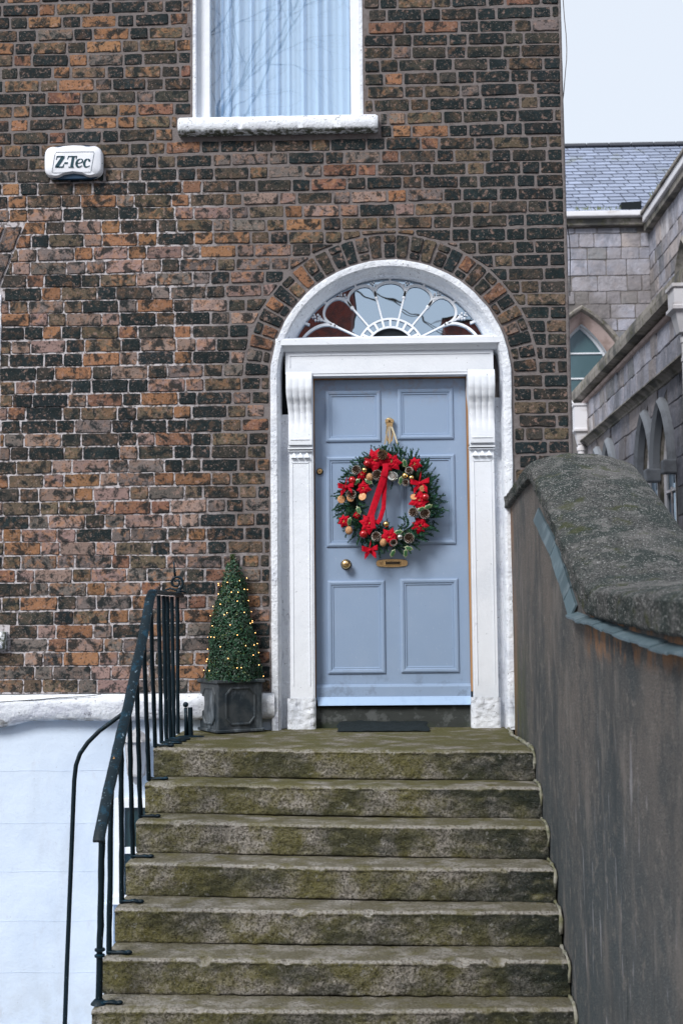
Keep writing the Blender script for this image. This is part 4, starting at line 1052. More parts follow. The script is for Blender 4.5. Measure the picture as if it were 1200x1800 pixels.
for i in range(260):                         # a few whiskers at the tip
    p = tc + Vector((random.gauss(0, .007), random.gauss(0, .007), Hh + U(-.05, .035))); n_ = Vector((random.gauss(0, 1), random.gauss(0, 1), random.gauss(0, 1))).normalized()
    a_ = n_.cross(Vector((0, 0, 1))).normalized(); b_ = n_.cross(a_); L = .006
    mb.add([p - a_ * L, p - b_ * L * .5, p + a_ * L, p + b_ * L * .5], [(0, 1, 2, 3)], (.05, .09, .025, 1))
mb.build('foliage', M['box_leaf'], tree, kind='stuff')
fl = thing('fairy_lights', 'string of tiny warm white lights wound round the box cone', 'lights', tc)
pts = []; bulbs = []
N = 420
for i in range(N):
    t = .04 + .84 * i / N; an = i / N * 2 * pi * 9.5; r_ = crad(t, an) + .003 + .004 * sin(i * .7); pts.append(tc + Vector((cos(an) * r_, sin(an) * r_, Hh * t + .006 * sin(i * .9))))
    if i % 7 == 0 or i % 31 == 5: bulbs.append(i)
mb = MB(); mb.tube(pts, .0012, 4, caps=False); mb.build('wire', M['wire'], fl)
sb = MB(); sb.sphere((0, 0, 0), .0019, 8, 6, (1, 1, 1.4)); me = None
for i in bulbs:
    off = Vector((pts[i].x - tc.x, pts[i].y - tc.y, 0)).normalized() * U(.002, .013)
    if me is None: o = sb.build('bulb', M['bulb'], fl, smooth=True, local=True); me = o.data
    else: o = bpy.data.objects.new('bulb', me); C.objects.link(o); o.parent = fl
    o.location = pts[i] + off - tc + Vector((0, 0, U(-.006, .006)))

# ================================================================== DOORMAT
mt = MB(); rows = []
for j in range(9):
    y = -.165 + .235 * j / 8; rows.append([( -.225 + .54 * i / 40 + .006 * sin(j), y + mnoise.noise((i * .3, j, 0)) * .004 - .008 * (i / 40), .012 + .008 * mnoise.noise((i * .25, j * .7, 2)) + .004 * j - (.006 if i in (0, 40) or j in (0,) else 0)) for i in range(41)])
mt.sweep(rows); mt.sweep([rows[0], [(p[0], p[1] + .002, .002) for p in rows[0]]])
dm = thing('doormat', 'thin black rubber doormat below the blue front door', 'mat', (.05, -.02, 0))
mo = fix_normals(mt.build('mat_sheet', M['rubber'], dm, smooth=True))

# ================================================================== ALARM BOX
al = thing('alarm_box', 'white bell box with dark blue edges and printed name on the brick wall', 'alarm', (-1.845, 0, 3.52))
ac = P(131, 286.5, -.03); w_, h_ = .180, .103
def superring(sw, sh, y, n=56, pw=4.5, bulge=True):
    out = []
    for k in range(n):
        t = 2 * pi * k / n; c_, s_ = cos(t), sin(t); x = abs(c_) ** (2 / pw) * (1 if c_ > 0 else -1); z_ = abs(s_) ** (2 / pw) * (1 if s_ > 0 else -1)
        out.append(Vector((ac.x + x * sw, y, ac.z + z_ * sh * (1 - (.05 * (1 - 0)) * 0))))
    return out
mb = MB(); mb.sweep([superring(w_ * .93, h_ * 1.0, -.008), superring(w_ * .95, h_ * 1.06, -.03), superring(w_ * .93, h_ * 1.02, -.045)], closed_section=True, cap=True)
fix_normals(mb.build('base', M['blue_plastic'], al, smooth=True, angle=40))
def cover(sw, sh, y, n=72):
    out = []
    for p in superring(sw, sh, y, n):
        u = (p.x - ac.x) / w_
        if p.z > ac.z: p.z -= .010 * math.exp(-((abs(u) - .5) / .16) ** 2)
        else: p.z += .030 * math.exp(-(u / .42) ** 4)
        out.append(p)
    return out
mb = MB(); mb.sweep([cover(w_, h_, -.012), cover(w_ * 1.0, h_ * 1.0, -.05), cover(w_ * .985, h_ * .985, -.062), cover(w_ * .94, h_ * .93, -.070), cover(w_ * .6, h_ * .5, -.073)], closed_section=True, cap=True)
fix_normals(mb.build('cover', M['plastic'], al, smooth=True, angle=45))
AY = -.0755
def T(cx_, cy_): 
    q = P(60 + cx_ / 8.571, 240 + cy_ / 8.571, AY); return Vector((q.x, AY, q.z))
def stroke(mb, pts, ws):
    pts = [Vector((a_, b_)) for a_, b_ in pts]; n = len(pts); Lf, Rt = [], []
    for i, p in enumerate(pts):
        t = (pts[min(i + 1, n - 1)] - pts[max(i - 1, 0)]).normalized(); nn = Vector((-t.y, t.x)); Lf.append(p + nn * ws[i] / 2); Rt.append(p - nn * ws[i] / 2)
    f_ = [T(*p) for p in Lf]; g_ = [T(*p) for p in Rt]; mb.sweep([f_, g_])
def spl(pts, ws, n=6):
    P2, W3 = [], []
    for i in range(len(pts) - 1):
        p0, p1, p2, p3 = [Vector(pts[min(max(j, 0), len(pts) - 1)]) for j in (i - 1, i, i + 1, i + 2)]
        for k in range(n):
            t = k / n; P2.append(tuple(.5 * ((2 * p1) + (-p0 + p2) * t + (2 * p0 - 5 * p1 + 4 * p2 - p3) * t * t + (-p0 + 3 * p1 - 3 * p2 + p3) * t ** 3))); W3.append(ws[i] + (ws[i + 1] - ws[i]) * t)
    P2.append(pts[-1]); W3.append(ws[-1]); return P2, W3
lt = MB()
def fill(poly): lt.add([T(*p) for p in poly], [tuple(range(len(poly)))])
stroke(lt, [(352, 301), (464, 301)], [20, 20]); stroke(lt, [(352, 295), (336, 350)], [18, 8]); stroke(lt, [(442, 306), (340, 456)], [50, 50]); stroke(lt, [(318, 458), (432, 458)], [18, 18]); stroke(lt, [(436, 462), (452, 410)], [22, 8])
fill([(462, 386), (516, 386), (508, 412), (454, 412)])
stroke(lt, [(522, 300), (650, 300)], [18, 18]); stroke(lt, [(524, 296), (504, 344)], [18, 8]); stroke(lt, [(643, 294), (634, 342)], [18, 8]); stroke(lt, [(594, 300), (566, 455)], [40, 40]); stroke(lt, [(518, 460), (602, 460)], [13, 13])
stroke(lt, *spl([(642, 402), (690, 398), (728, 378), (728, 346), (696, 338), (660, 358), (640, 405), (652, 446), (684, 456), (728, 436)], [10, 12, 20, 16, 9, 28, 36, 30, 16, 7]))
stroke(lt, *spl([(828, 374), (836, 352), (808, 338), (776, 356), (756, 405), (766, 446), (798, 456), (842, 436)], [34, 26, 10, 28, 36, 30, 16, 7]))
fix_normals(lt.build('lettering', M['ink'], al))
mb = MB(); cs = [(338, 234), (900, 226), (906, 240), (858, 520), (846, 532), (284, 544), (270, 534), (318, 246)]
pts = [T(*p) + Vector((0, .001, 0)) for p in cs]; pts.append(pts[0]); mb.tube(pts, .0011, 4, caps=False); mb.build('printed_outline', M['ink'], al)
mb = MB(); mb.lathe([(.003, 0), (.003, .002)], (T(1022, 390).x, -.058, T(1022, 390).z), (0, -1, 0), 8); mb.build('screw', M['ink'], al)

# ================================================================== LANTERN
ln = thing('wall_lantern', 'faded pale grey wall lantern on the white basement wall behind the bars', 'lantern', (-1.42, -.1, -.26))
lx, ly = -1.42, -.075
mb = MB(); mb.lathe([(.088, .0), (.080, .014), (.058, .030), (.040, .052), (.012, .070), (.004, .090), (.008, .095), (.001, .102)], (lx, ly, -.053), n=6); mb.build('cap', M['lamp_paint'], ln)
mb = MB(); mb.lathe([(.050, 0), (.066, .19)], (lx, ly, -.245), n=6); mb.build('glass', M['frost'], ln)
mb = MB()
for k in range(6):
    t = 2 * pi * k / 6; mb.tube([(lx + .052 * cos(t), ly + .052 * sin(t), -.245), (lx + .068 * cos(t), ly + .068 * sin(t), -.053)], .005, 4)
mb.lathe([(.055, 0), (.055, .012)], (lx, ly, -.256), n=6); mb.lathe([(.045, 0), (.03, -.02), (.01, -.05)], (lx, ly, -.257), n=6); mb.tube([(lx, .02, -.29), (lx, ly, -.30), (lx, ly, -.27)], .008, 6)
mb.build('cage', M['lamp_paint'], ln)

# ================================================================== CABLES
def cable(name, label, pts, r, m):
    mb = MB(); mb.tube(*[([Vector(p) for p in pts])], r, 5) if False else mb.tube(pts, r, 5)
    o = mb.build(name, m); return tag(o, label, 'cable')
sp = [(988.5, -30), (989, 0), (991, 30), (994, 60), (995.3, 85), (995, 105), (993, 125), (991.5, 145), (990, 165), (988, 180)]
cable('cable', 'thin loose cable hanging down the right corner of the brick house', [P(a_, b_, .02) for a_, b_ in sp], .0028, M['mortar'])
sp = [(-30, 1234), (0, 1234), (30, 1232), (70, 1229.5), (100, 1226.5), (140, 1224.5), (160, 1223), (178, 1220.5)]
cable('cable', 'thin dark cable sagging across the white ledge below the bricks', [P(a_, b_, -.072) for a_, b_ in sp], .0022, M['lead_roof'])
sp = [(996, 395), (1000, 420), (1001.5, 450), (1001, 480), (1000.5, 520)]
cable('cable', 'thin dark cable bowing off the corner beside the church roof', [P(a_, b_, .02) for a_, b_ in sp], .0028, M['lead_roof'])

# ================================================================== WREATH
wc = P(684, 880, DY - .06)
wr = thing('christmas_wreath', 'round fir wreath with red flowers, cones and ribbon hung on the blue door', 'wreath', (wc.x, DY, wc.z))
RW = .232
mb = MB()
def sprig(p, d, L, nn, k):
    d = d.normalized(); s = d.cross(Vector((0, 1, 0)))
    s = s.normalized() if s.length > .1 else Vector((1, 0, 0)); u_ = d.cross(s)
    mb.tube([p, p + d * L * .5 + Vector((0, 0, U(-.003, .003))), p + d * L], [.0018, .0014, .0008], 3, caps=False, col=(.05, .045, .02, 1))
    for i in range(nn):
        t = (i + .5) / nn; an = U(0, 2 * pi); q = p + d * L * t
        nd_ = (d * U(.5, .9) + s * cos(an) + u_ * sin(an) * .8).normalized(); l_ = U(.008, .013) * (1.1 - .4 * t)
        wv = nd_.cross(Vector((R_() - .5, R_() - .5, R_() - .5))).normalized() * .0022
        c = (.016 * k, .075 * k, .052 * k, 1) if R_() > .3 else (.06 * k, .15 * k, .06 * k, 1)
        mb.add([q - wv, q + wv, q + nd_ * l_ + wv * .5, q + nd_ * l_ - wv * .5], [(0, 1, 2, 3)], c)
for i in range(760):
    an = U(0, 2 * pi); rr = RW + .008 + random.gauss(0, .034); y = U(-.055, .01)
    rr = min(rr, .30)
    base = Vector((wc.x + rr * cos(an), wc.y + y, wc.z + rr * sin(an)))
    out = 1 if rr > RW - .02 else -1
    d = Vector((cos(an) * U(.2, 1.0) * out - sin(an) * U(-.3, 1.0), -U(.0, .55), sin(an) * U(.2, 1.0) * out + cos(an) * U(-.3, 1.0)))
    L = U(.038, .066) * (1 if out > 0 else .85); sprig(base, d, L, int(L * 800), U(.6, 1.5))
for i in range(34):                          # long tips that break the outline
    an = 2 * pi * (i + R_()) / 34; base = Vector((wc.x + .285 * cos(an), wc.y + U(-.02, .02), wc.z + .285 * sin(an)))
    ta = an + U(-.5, .9); sprig(base, Vector((cos(ta), -.15, sin(ta))), U(.05, .085), 60, U(.7, 1.5))
for i in range(10):
    base = P(683 + U(-16, 16), 802 + U(-6, 6), DY - .07); sprig(base, Vector((U(-.5, .5), -.2, 1)), U(.05, .075), 55, U(.8, 1.3))
mb.build('fir_sprigs', M['needle'], wr, kind='stuff')
mb = MB(); mb.tube([(wc.x + (RW - .005) * cos(2 * pi * k / 40), wc.y + .02, wc.z + (RW - .005) * sin(2 * pi * k / 40)) for k in range(41)], .026, 8); mb.build('ring', M['wire'], wr)
def WP(cx_, cy_, dy=0): return P(540 + cx_ / 4, 720 + cy_ / 4, DY - .125 + dy)
PXM = 4 * 284.0
def flower(cx_, cy_, r_, n=7, dark=1):
    c = WP(cx_, cy_, U(-.01, .01)); r_ = r_ / PXM * 1.13; mb = MB(); r0 = U(0, 6)
    for lay_ in range(2):
        for k in range(n - lay_):
            t = r0 + 2 * pi * (k + .5 * lay_) / (n - lay_) + U(-.15, .15); L = r_ * (1 - .3 * lay_) * U(.85, 1.1); w2 = L * .36
            d = Vector((cos(t), 0, sin(t))); s = Vector((-sin(t), 0, cos(t))); up = Vector((0, -1, 0))
            b0 = c + up * (.004 * lay_)
            vs_ = [b0, b0 + d * L * .45 + s * w2 + up * .004, b0 + d * L * .5 + up * .010, b0 + d * L * .45 - s * w2 + up * .004, b0 + d * L - up * U(-.004, .010)]
            mb.add(vs_, [(0, 2, 1), (0, 3, 2), (1, 2, 4), (2, 3, 4)])
    o = mb.build('poinsettia', M['red_cloth'], wr)
    g_ = MB()
    for k in range(5): g_.sphere(c + Vector((U(-.007, .007), -.012, U(-.007, .007))), .0032, 6, 4)
    g_.build('stamens', M['gold'], o)
for f_ in ((475, 355, 78), (590, 365, 66), (750, 385, 50), (395, 555, 50), (785, 640, 66), (790, 815, 56), (435, 800, 66), (577, 895, 62), (258, 785, 44), (380, 460, 34), (345, 745, 24)): flower(*f_)
def bow(cx_, cy_, r_):
    mb = MB(); c = WP(cx_, cy_, -.005); r_ = r_ / PXM
    for (dx, dz) in ((-1, .25), (1, .35), (-.5, -.6), (.55, -.5), (.1, .8)):
        pts = []
        for k in range(9):
            t = pi * k / 8; d = Vector((dx, 0, dz)).normalized(); pts.append(c + d * r_ * sin(t) * 1.05 + Vector((0, -.022 * sin(t) ** 2 - .01 * (k > 4), 0)) + Vector((-d.z, 0, d.x)) * .007 * (k - 4) / 4)
        sp_ = [[p + Vector((0, 0, 1)) * .011 * (.5 + sin(pi * k / 8)) for k, p in enumerate(pts)], pts, [p - Vector((0, 0, 1)) * .011 * (.5 + sin(pi * k / 8)) for k, p in enumerate(pts)]]
        mb.sweep(sp_)
    mb.sphere(c + Vector((0, -.014, 0)), .011, 8, 6); mb.build('bow', M['red_cloth'], wr, smooth=True)
for b_ in ((272, 548, 55), (790, 522, 66), (440, 990, 55)): bow(*b_)
for (a_, b_, r_) in ((315, 497, 28), (828, 615, 27), (395, 875, 30), (420, 378, 26), (545, 440, 26)):
    c = WP(a_, b_, -.012); mb = MB(); mb.sphere(c, r_ / PXM, 16, 10); o = mb.build('red_bauble', M['red_gloss'], wr, smooth=True)
for (a_, b_, r_) in ((400, 425, 20), (685, 465, 22), (730, 480, 20), (650, 897, 22), (552, 805, 22)):
    c = WP(a_, b_, -.014); mb = MB(); mb.sphere(c, r_ / PXM, 14, 9); mb.build('gold_bell', M['gold'] if a_ != 650 else M['silver'], wr, smooth=True)
for (a_, b_, r_) in ((437, 475, 26), (532, 935, 26), (292, 850, 27)):
    c = WP(a_, b_, -.012); mb = MB(); mb.sphere(c, r_ / PXM, 14, 9, (.95, .9, 1.1)); mb.build('walnut', M['walnut'], wr, smooth=True)
for (a_, b_, r_, t) in ((387, 612, 28, .5), (238, 632, 28, 0), (303, 622, 27, 1.3), (748, 614, 24, .3), (808, 556, 22, 1)):
    c = WP(a_, b_, -.012); mb = MB(); ax = Vector((.4 * cos(t * 5), -1, .4 * sin(t * 5))); mb.lathe([(r_ / PXM * .9, -.003), (r_ / PXM, 0), (r_ / PXM * .9, .003)], c, ax, 16); mb.build('orange_slice', M['orange'], wr)
for (a_, b_, r_) in ((527, 318, 33), (490, 460, 33), (308, 597, 32), (345, 425, 30), (485, 892, 31), (745, 722, 32), (825, 732, 33), (715, 903, 33), (715, 430, 25), (605, 935, 22), (690, 515, 22)):
    c = WP(a_, b_, -.010); r_ = r_ / PXM; mb = MB(); mb.sphere(c, r_ * .62, 8, 6, col=(.035, .018, .010, 1))
    ax = Vector((U(-.5, .5), -1, U(-.5, .5))).normalized(); a1 = ax.cross(Vector((0, 0, 1))).normalized(); a2 = ax.cross(a1)
    for k in range(46):
        ph = k * 2.399; h_ = -.55 + 1.5 * k / 46; rr = sqrt(max(.03, 1 - h_ * h_)); d = (a1 * cos(ph) + a2 * sin(ph)) * rr + ax * h_
        p = c + d * r_ * .62; t_ = (d + ax * .35).normalized(); s = t_.cross(ax).normalized(); L = r_ * .42
        q = [p - s * .0035, p + s * .0035, p + t_ * L + s * .0045, p + t_ * L - s * .0045]
        b0 = len(mb.v); mb.add(q, [(0, 1, 2, 3)], (.07, .035, .02, 1))
        wt = (.55, .52, .48, 1) if b_ > 400 else (.30, .17, .10, 1)
        q2 = [p + t_ * L + s * .0045, p + t_ * L - s * .0045, p + t_ * (L + .0026) - s * .0035, p + t_ * (L + .0026) + s * .0035]; mb.add(q2, [(0, 1, 2, 3)], wt)
    mb.build('pine_cone', M['cone'], wr)
for (a_, b_, t) in ((345, 508, .7), (295, 787, 1.3), (360, 708, -1.2), (847, 683, .4), (712, 975, -.3), (655, 500, 1.4), (684, 378, 1.8), (800, 700, -2.8), (640, 860, .1), (600, 1010, 1.1), (690, 1010, 1.5), (430, 505, -.6)):
    c = WP(a_, b_, -.016); d = Vector((cos(t), -.15, sin(t))); s = Vector((-sin(t), 0, cos(t))); L = .030; mb = MB(); e = [];
    n = 12
    for k in range(n):
        an = 2 * pi * k / n; sp_ = 1.0 if k % 2 == 0 else .72; e.append(c + d * cos(an) * L * (1 if k in (0, 6) else sp_) + s * sin(an) * L * .5 * sp_ + Vector((0, -.003 * (k % 2), 0)))
    inn = [c + (p - c) * .72 + Vector((0, -.003, 0)) for p in e]
    mb.add(e, [], None); b0 = len(mb.v); mb.v += inn; mb.c = [(.50, .52, .28, 1)] * n + [(.03, .10, .035, 1)] * n
    mb.f += [(k, (k + 1) % n, n + (k + 1) % n, n + k) for k in range(n)] + [tuple(n + k for k in range(n))]
    mb.build('holly_leaf', M['holly'], wr)
def ribbon(pts, w_):
    mb = MB(); pts = [WP(*p) for p in pts]; n = len(pts); A_, B_, C_ = [], [], []
    for i, p in enumerate(pts):
        t = (pts[min(i + 1, n - 1)] - pts[max(i - 1, 0)]).normalized(); s = t.cross(Vector((0, 1, 0))).normalized(); A_.append(p + s * w_ / 2); B_.append(p + Vector((0, -.004, 0))); C_.append(p - s * w_ / 2)
    mb.sweep([A_, B_, C_]); mb.build('ribbon', M['red_cloth'], wr, smooth=True)
ribbon([(560, 400, -.03), (540, 450, -.035), (522, 520, -.02), (490, 610, -.008), (460, 700, -.008), (440, 760, -.02)], .040)
ribbon([(560, 420, -.022), (545, 500, -.01), (540, 600, .0), (535, 690, .0), (510, 770, -.01), (488, 800, -.02)], .026)
ribbon([(452, 740, -.022), (458, 780, -.03), (462, 835, -.03)], .030)
ribbon([(545, 380, -.03), (550, 415, -.04), (540, 470, -.036)], .034)
mb = MB()
for s_ in (((572, 120), (556, 180), (543, 245)), ((592, 120), (612, 175), (634, 245)), ((580, 118), (578, 180), (575, 240))):
    A_ = []; B_ = []
    for (a_, b_) in s_: p = WP(a_, b_, .055); A_.append(p - Vector((.0055, 0, 0))); B_.append(p + Vector((.0055, .002, 0)))
    mb.sweep([A_, B_])
mb.build('hanging_ribbon', M['gold_cloth'], wr)
c = WP(593, 465, -.012); mb = MB()                    # little horn
mb.lathe([(.027, -.002), (.026, .003), (.018, .000), (.010, -.012), (.005, -.02)], c, (-.15, -1, .1), 18)
mb.tube([c + Vector((.028 * cos(t_ / 10 * 6.6) + .006, .004, .026 * sin(t_ / 10 * 6.6) - .004)) for t_ in range(11)], .0045, 7); mb.build('horn', M['silver'], wr, smooth=True, angle=50)
mb = MB(); mb.tube([WP(548, 690, .02), WP(556, 760, .02), WP(560, 800, .02)], .002, 4); mb.build('stem', M['wire'], wr)

# ================================================================== CHURCH
ch = thing('stone_church', 'grey stone church with slate roof and pointed windows beyond the house', 'church', (5, 14, -1.21))
def stone_col(dk=1.0, paler=None):
    r = R_(); b_ = U(.26, .46) * dk
    if r < .15: c = (b_ * 1.0, b_ * .91, b_ * .92)
    elif r < .28: c = (b_ * .55, b_ * .57, b_ * .62)
    elif r < .32 and paler: c = (.58, .58, .63)  # a few pale stones mixed in
    else: c = (b_ * .93, b_ * .95, b_ * 1.12)
    return (*c, 1)
def courses(u0, u1, v0, v1, hr, wr_, dk=1, gap=.012, avoid=None, paler=None):
    out = []; v = v0
    while v < v1 - .02:
        h_ = U(*hr); h_ = v1 - v if v + h_ > v1 - .12 else h_
        u = u0 - U(0, wr_[1])
        while u < u1:
            w_ = U(*wr_); a_, b_ = max(u, u0), min(u + w_, u1)
            if b_ - a_ > .05:
                poly = [(a_ + gap / 2, v + gap / 2), (b_ - gap / 2, v + gap / 2), (b_ - gap / 2, v + h_ - gap / 2), (a_ + gap / 2, v + h_ - gap / 2)]
                ok = True
                if avoid: poly = avoid(poly)
                if poly and len(poly) >= 3 and abs(area(poly)) > .006 and abs(area(poly)) / sum(hypot(poly[i][0] - poly[i - 1][0], poly[i][1] - poly[i - 1][1]) for i in range(len(poly))) > .038: out.append((poly, U(.008, .022), stone_col(dk, paler)))
            u += w_
        v += h_
    return out
def avoid_arch(wins, pad):                  # wins: (cu, spring, halfwidth, rise, sill)
    def f(poly):
        cu_ = sum(p[0] for p in poly) / len(poly); cv_ = sum(p[1] for p in poly) / len(poly)
        for (cu, sp_, hw, ri, si) in wins:
            hw2 = hw + pad; ri2 = ri + pad
            if cv_ < sp_:
                if cv_ < si: continue
                mn, mx_ = min(p[0] for p in poly), max(p[0] for p in poly)
                if mn < cu + hw2 and mx_ > cu - hw2:
                    if cu_ < cu: poly = clip(poly, (cu - hw2, 0), (-1, 0))
                    else: poly = clip(poly, (cu + hw2, 0), (1, 0))
            else:
                R0 = (ri2 * ri2 + hw2 * hw2) / (2 * hw2); s = 1 if cu_ > cu else -1; ccx = cu + s * (hw2 - R0)
                d = Vector((cu_ - ccx, cv_ - sp_))
                mn = min(hypot(p[0] - ccx, p[1] - sp_) for p in poly)
                if mn < R0 and (cv_ < sp_ + ri2 + .4):
                    d = d.normalized(); 
                    if d.x * s < 0: continue
                    poly = clip(poly, (ccx + d.x * R0, sp_ + d.y * R0), (d.x, d.y))
            if len(poly) < 3: return None
        return poly
    return f
def lancet(cu, sp_, hw, ri, off=0, n=12, sill=None):
    hw, ri = hw + off, ri + off; R0 = (ri * ri + hw * hw) / (2 * hw); tmax = math.asin(min(1, ri / R0)); pts = []
    if sill is not None: pts.append((cu + hw, sill))
    for k in range(n + 1): t = tmax * k / n; pts.append((cu + hw - R0 + R0 * cos(t), sp_ + R0 * sin(t)))
    for k in range(n - 1, -1, -1): t = tmax * k / n; pts.append((cu - hw + R0 - R0 * cos(t), sp_ + R0 * sin(t)))
    if sill is not None: pts.append((cu - hw, sill))
    return pts
# W1: transept wall facing the street
F1 = lambda u, v, n: Vector((u, 18 - n, v))
win1 = (4.35, 5.20, .68, 1.43, 3.2)
pc = courses(1.0, 5.80, -.9, 8.70, (.24, .36), (.28, .62), avoid=avoid_arch([win1], .42))
lay(pc, 'stone', M['stone'], ch, F1, -.02, limit=95, jit=.006, bev=.012, step=.16, tilt=.006)
mb = MB(); mb.quad((1, 18.0, -1.3), (3.37, 18.0, -1.3), (3.37, 18.0, 8.95), (1, 18.0, 8.95)); mb.quad((5.33, 18, -1.3), (5.8, 18, -1.3), (5.8, 18, 8.95), (5.33, 18, 8.95)); mb.quad((3.37, 18, 7.3), (5.33, 18, 7.3), (5.33, 18, 8.95), (3.37, 18, 8.95))
mb.quad((3.37, 18, -1.3), (5.33, 18, -1.3), (5.33, 18, 3.2), (3.37, 18, 3.2))
o_pts = lancet(*win1[:4], off=.30)
for i in range(len(o_pts) - 1):
    (a_, b_), (c_, d_) = o_pts[i], o_pts[i + 1]; mb.quad((a_, 18, b_), (c_, 18, d_), (c_, 18, 7.3), (a_, 18, 7.3))
fix_normals(mb.build('wall_core', M['mortar_old'], ch))
def arch_ring(offs, F, win, m, nm, parent, n=14, sill=None):
    sections = []
    for (o_, dp) in offs: sections.append([F(u, v, dp) for u, v in lancet(*win[:4], off=o_, n=n, sill=sill)])
    mb = MB(); mb.sweep(sections); return fix_normals(mb.build(nm, m, parent, smooth=True, angle=35))
cw = arch_ring([(.05, -.02), (.05, -.20), (0.0, -.24), (0, -.30)], F1, win1, M['white'], 'church_window', ch, sill=3.2)
arch_ring([(.30, .0), (.28, -.02), (.12, -.14), (.10, -.17), (.05, -.18), (.04, -.25)], F1, win1, M['dressing'], 'window_arch', cw, sill=3.2)
arch_ring([(.42, -.01), (.42, .10), (.39, .14), (.34, .12), (.31, .04), (.30, -.02)], F1, win1, M['moulding'], 'hood_mould', cw)
mb = MB(); q = [F1(u, v, -.27) for u, v in lancet(*win1[:4], off=.02, sill=3.2)]; mb.add(q, [tuple(range(len(q)))]); mb.build('pane', M['churchglass'], cw)
mb = MB()
for zz in (6.11, 5.58, 5.05): mb.box(3.6, 5.05, 18.24, 18.265, zz - .014, zz + .014)
mb.build('glazing_bar', M['white'], cw)
# dressed joints on the arch
# eaves + gutter
mb = MB(); mb.box(.9, 5.82, 17.86, 18.0, 8.72, 8.86); 
eo = mb.build('eaves_course', M['moulding'], ch, bevel=.01)
MB().box(.9, 5.80, 17.72, 17.90, 8.868, 8.985).build('gutter', M['gutter'], ch, bevel=.02)
# slates
ANG = radians(45); O = Vector((0, 17.80, 8.985)); ud = Vector((0, cos(ANG), sin(ANG))); nn_ = Vector((0, -sin(ANG), cos(ANG)))
def FR(u, v, n): return O + Vector((u, 0, 0)) + ud * v + nn_ * n
EXP = .155; rest = MB(); sl = []
for r in range(20):
    u = 3.6 + (r % 2) * .17 + U(-.03, .03)
    while u < 7.9:
        w_ = U(.27, .36); k = U(.8, 1.15); sl.append((r, u, w_, (.27 * k, .31 * k, .41 * k, 1))); u += w_ + .022
for (r, u, w_, c) in sl:
    v0 = r * EXP; e = U(-.006, .006); mb = MB(); sh = .035
    p = [(u + sh, v0 + e), (u + w_ + sh, v0 + e + U(-.004, .004)), (u + w_, v0 + EXP + .05), (u, v0 + EXP + .05)]
    vs_ = [FR(p[0][0], p[0][1], .030), FR(p[1][0], p[1][1], .030), FR(p[2][0], p[2][1], .004), FR(p[3][0], p[3][1], .004), FR(p[0][0], p[0][1], .016), FR(p[1][0], p[1][1], .016)]
    mb.add(vs_, [(0, 1, 2, 3), (4, 5, 1, 0), (0, 3, 4), (1, 5, 2)], c); mb.build('slate', M['slate'], ch)
mb = MB(); mb.quad(FR(0, -.05, 0), FR(9, -.05, 0), FR(9, 3.15, 0), FR(0, 3.15, 0)); mb.quad(FR(0, 3.15, 0), FR(9, 3.15, 0), FR(9, 3.15, 0) + Vector((0, 3, -3)), FR(0, 3.15, 0) + Vector((0, 3, -3))); mb.build('roof_deck', mat('roof_under', (.02, .022, .028), rough=.9), ch)
for k in range(9): MB().box(3.4 + k * .5, 3.89 + k * .5, O.y + 3.12 * cos(ANG) - .1, O.y + 3.12 * cos(ANG) + .1, O.z + 3.12 * sin(ANG) + .0, O.z + 3.12 * sin(ANG) + .075 + U(-.004, .004)).build('ridge_tile', M['farslate'], ch, bevel=.02)
mb = MB(); mb.sweep([[(5.19, 17.78, 9.02), (5.60, 17.78, 9.02), (5.60, 18.2, 9.02), (5.19, 18.2, 9.02)], [(5.19, 17.76, 9.16), (5.605, 17.76, 9.18), (5.605, 18.2, 9.18), (5.19, 18.2, 9.16)]], closed_section=True, cap=True); mb.box(5.08, 5.20, 17.84, 17.88, 9.05, 9.065)
fix_normals(mb.build('roof_box', M['lead_roof'], ch))
# W2: nave wall running towards the street
F2 = lambda u, v, n: Vector((5.80 - n, u, v))
win2 = (14.95, 6.05, .62, 1.25, 4.2)
pc = courses(9.0, 18.0, 3.6, 8.55, (.27, .40), (.30, .75), avoid=avoid_arch([win2], .30), paler=True)
lay(pc, 'stone', M['stone'], ch, F2, -.02, limit=95, jit=.006, bev=.012, step=.16, tilt=.006)
mb = MB(); mb.quad((5.80, 15.8, -1.3), (5.80, 18, -1.3), (5.80, 18, 8.9), (5.80, 15.8, 8.9)); mb.quad((5.80, 8, -1.3), (5.80, 14.2, -1.3), (5.80, 14.2, 8.9), (5.80, 8, 8.9)); mb.quad((5.80, 14.2, 7.25), (5.80, 15.8, 7.25), (5.80, 15.8, 8.9), (5.80, 14.2, 8.9)); mb.quad((6.1, 14, -1), (6.1, 16, -1), (6.1, 16, 8), (6.1, 14, 8)); fix_normals(mb.build('wall_core', M['mortar_old'], ch))
w2o = arch_ring([(.28, .01), (.28, .10), (.20, .13), (.16, .03), (.05, -.10), (.0, -.25)], F2, win2, M['moulding'], 'church_window', ch, sill=4.2)
mb = MB(); q = [F2(u, v, -.22) for u, v in lancet(*win2[:4], sill=4.2)]; mb.add(q, [tuple(range(len(q)))]); mb.build('pane', M['churchglass'], w2o)
mb = MB(); mb.box(5.66, 5.80, 8, 17.86, 8.56, 8.70); mb.build('eaves_course', M['moulding'], ch, bevel=.01)
mb = MB(); mb.box(5.60, 5.78, 8, 17.72, 8.705, 8.86); mb.build('gutter', M['gutter'], ch, bevel=.015)
mb = MB(); mb.box(5.56, 5.78, 8, 17.72, 8.863, 8.93); mb.build('gutter_edge', M['moulding'], ch, bevel=.01)
mb = MB(); mb.quad((5.62, 8, 8.93), (5.62, 17.9, 8.93), (9.2, 17.9, 11.4), (9.2, 8, 11.4)); mb.build('nave_roof', M['farslate'], ch)
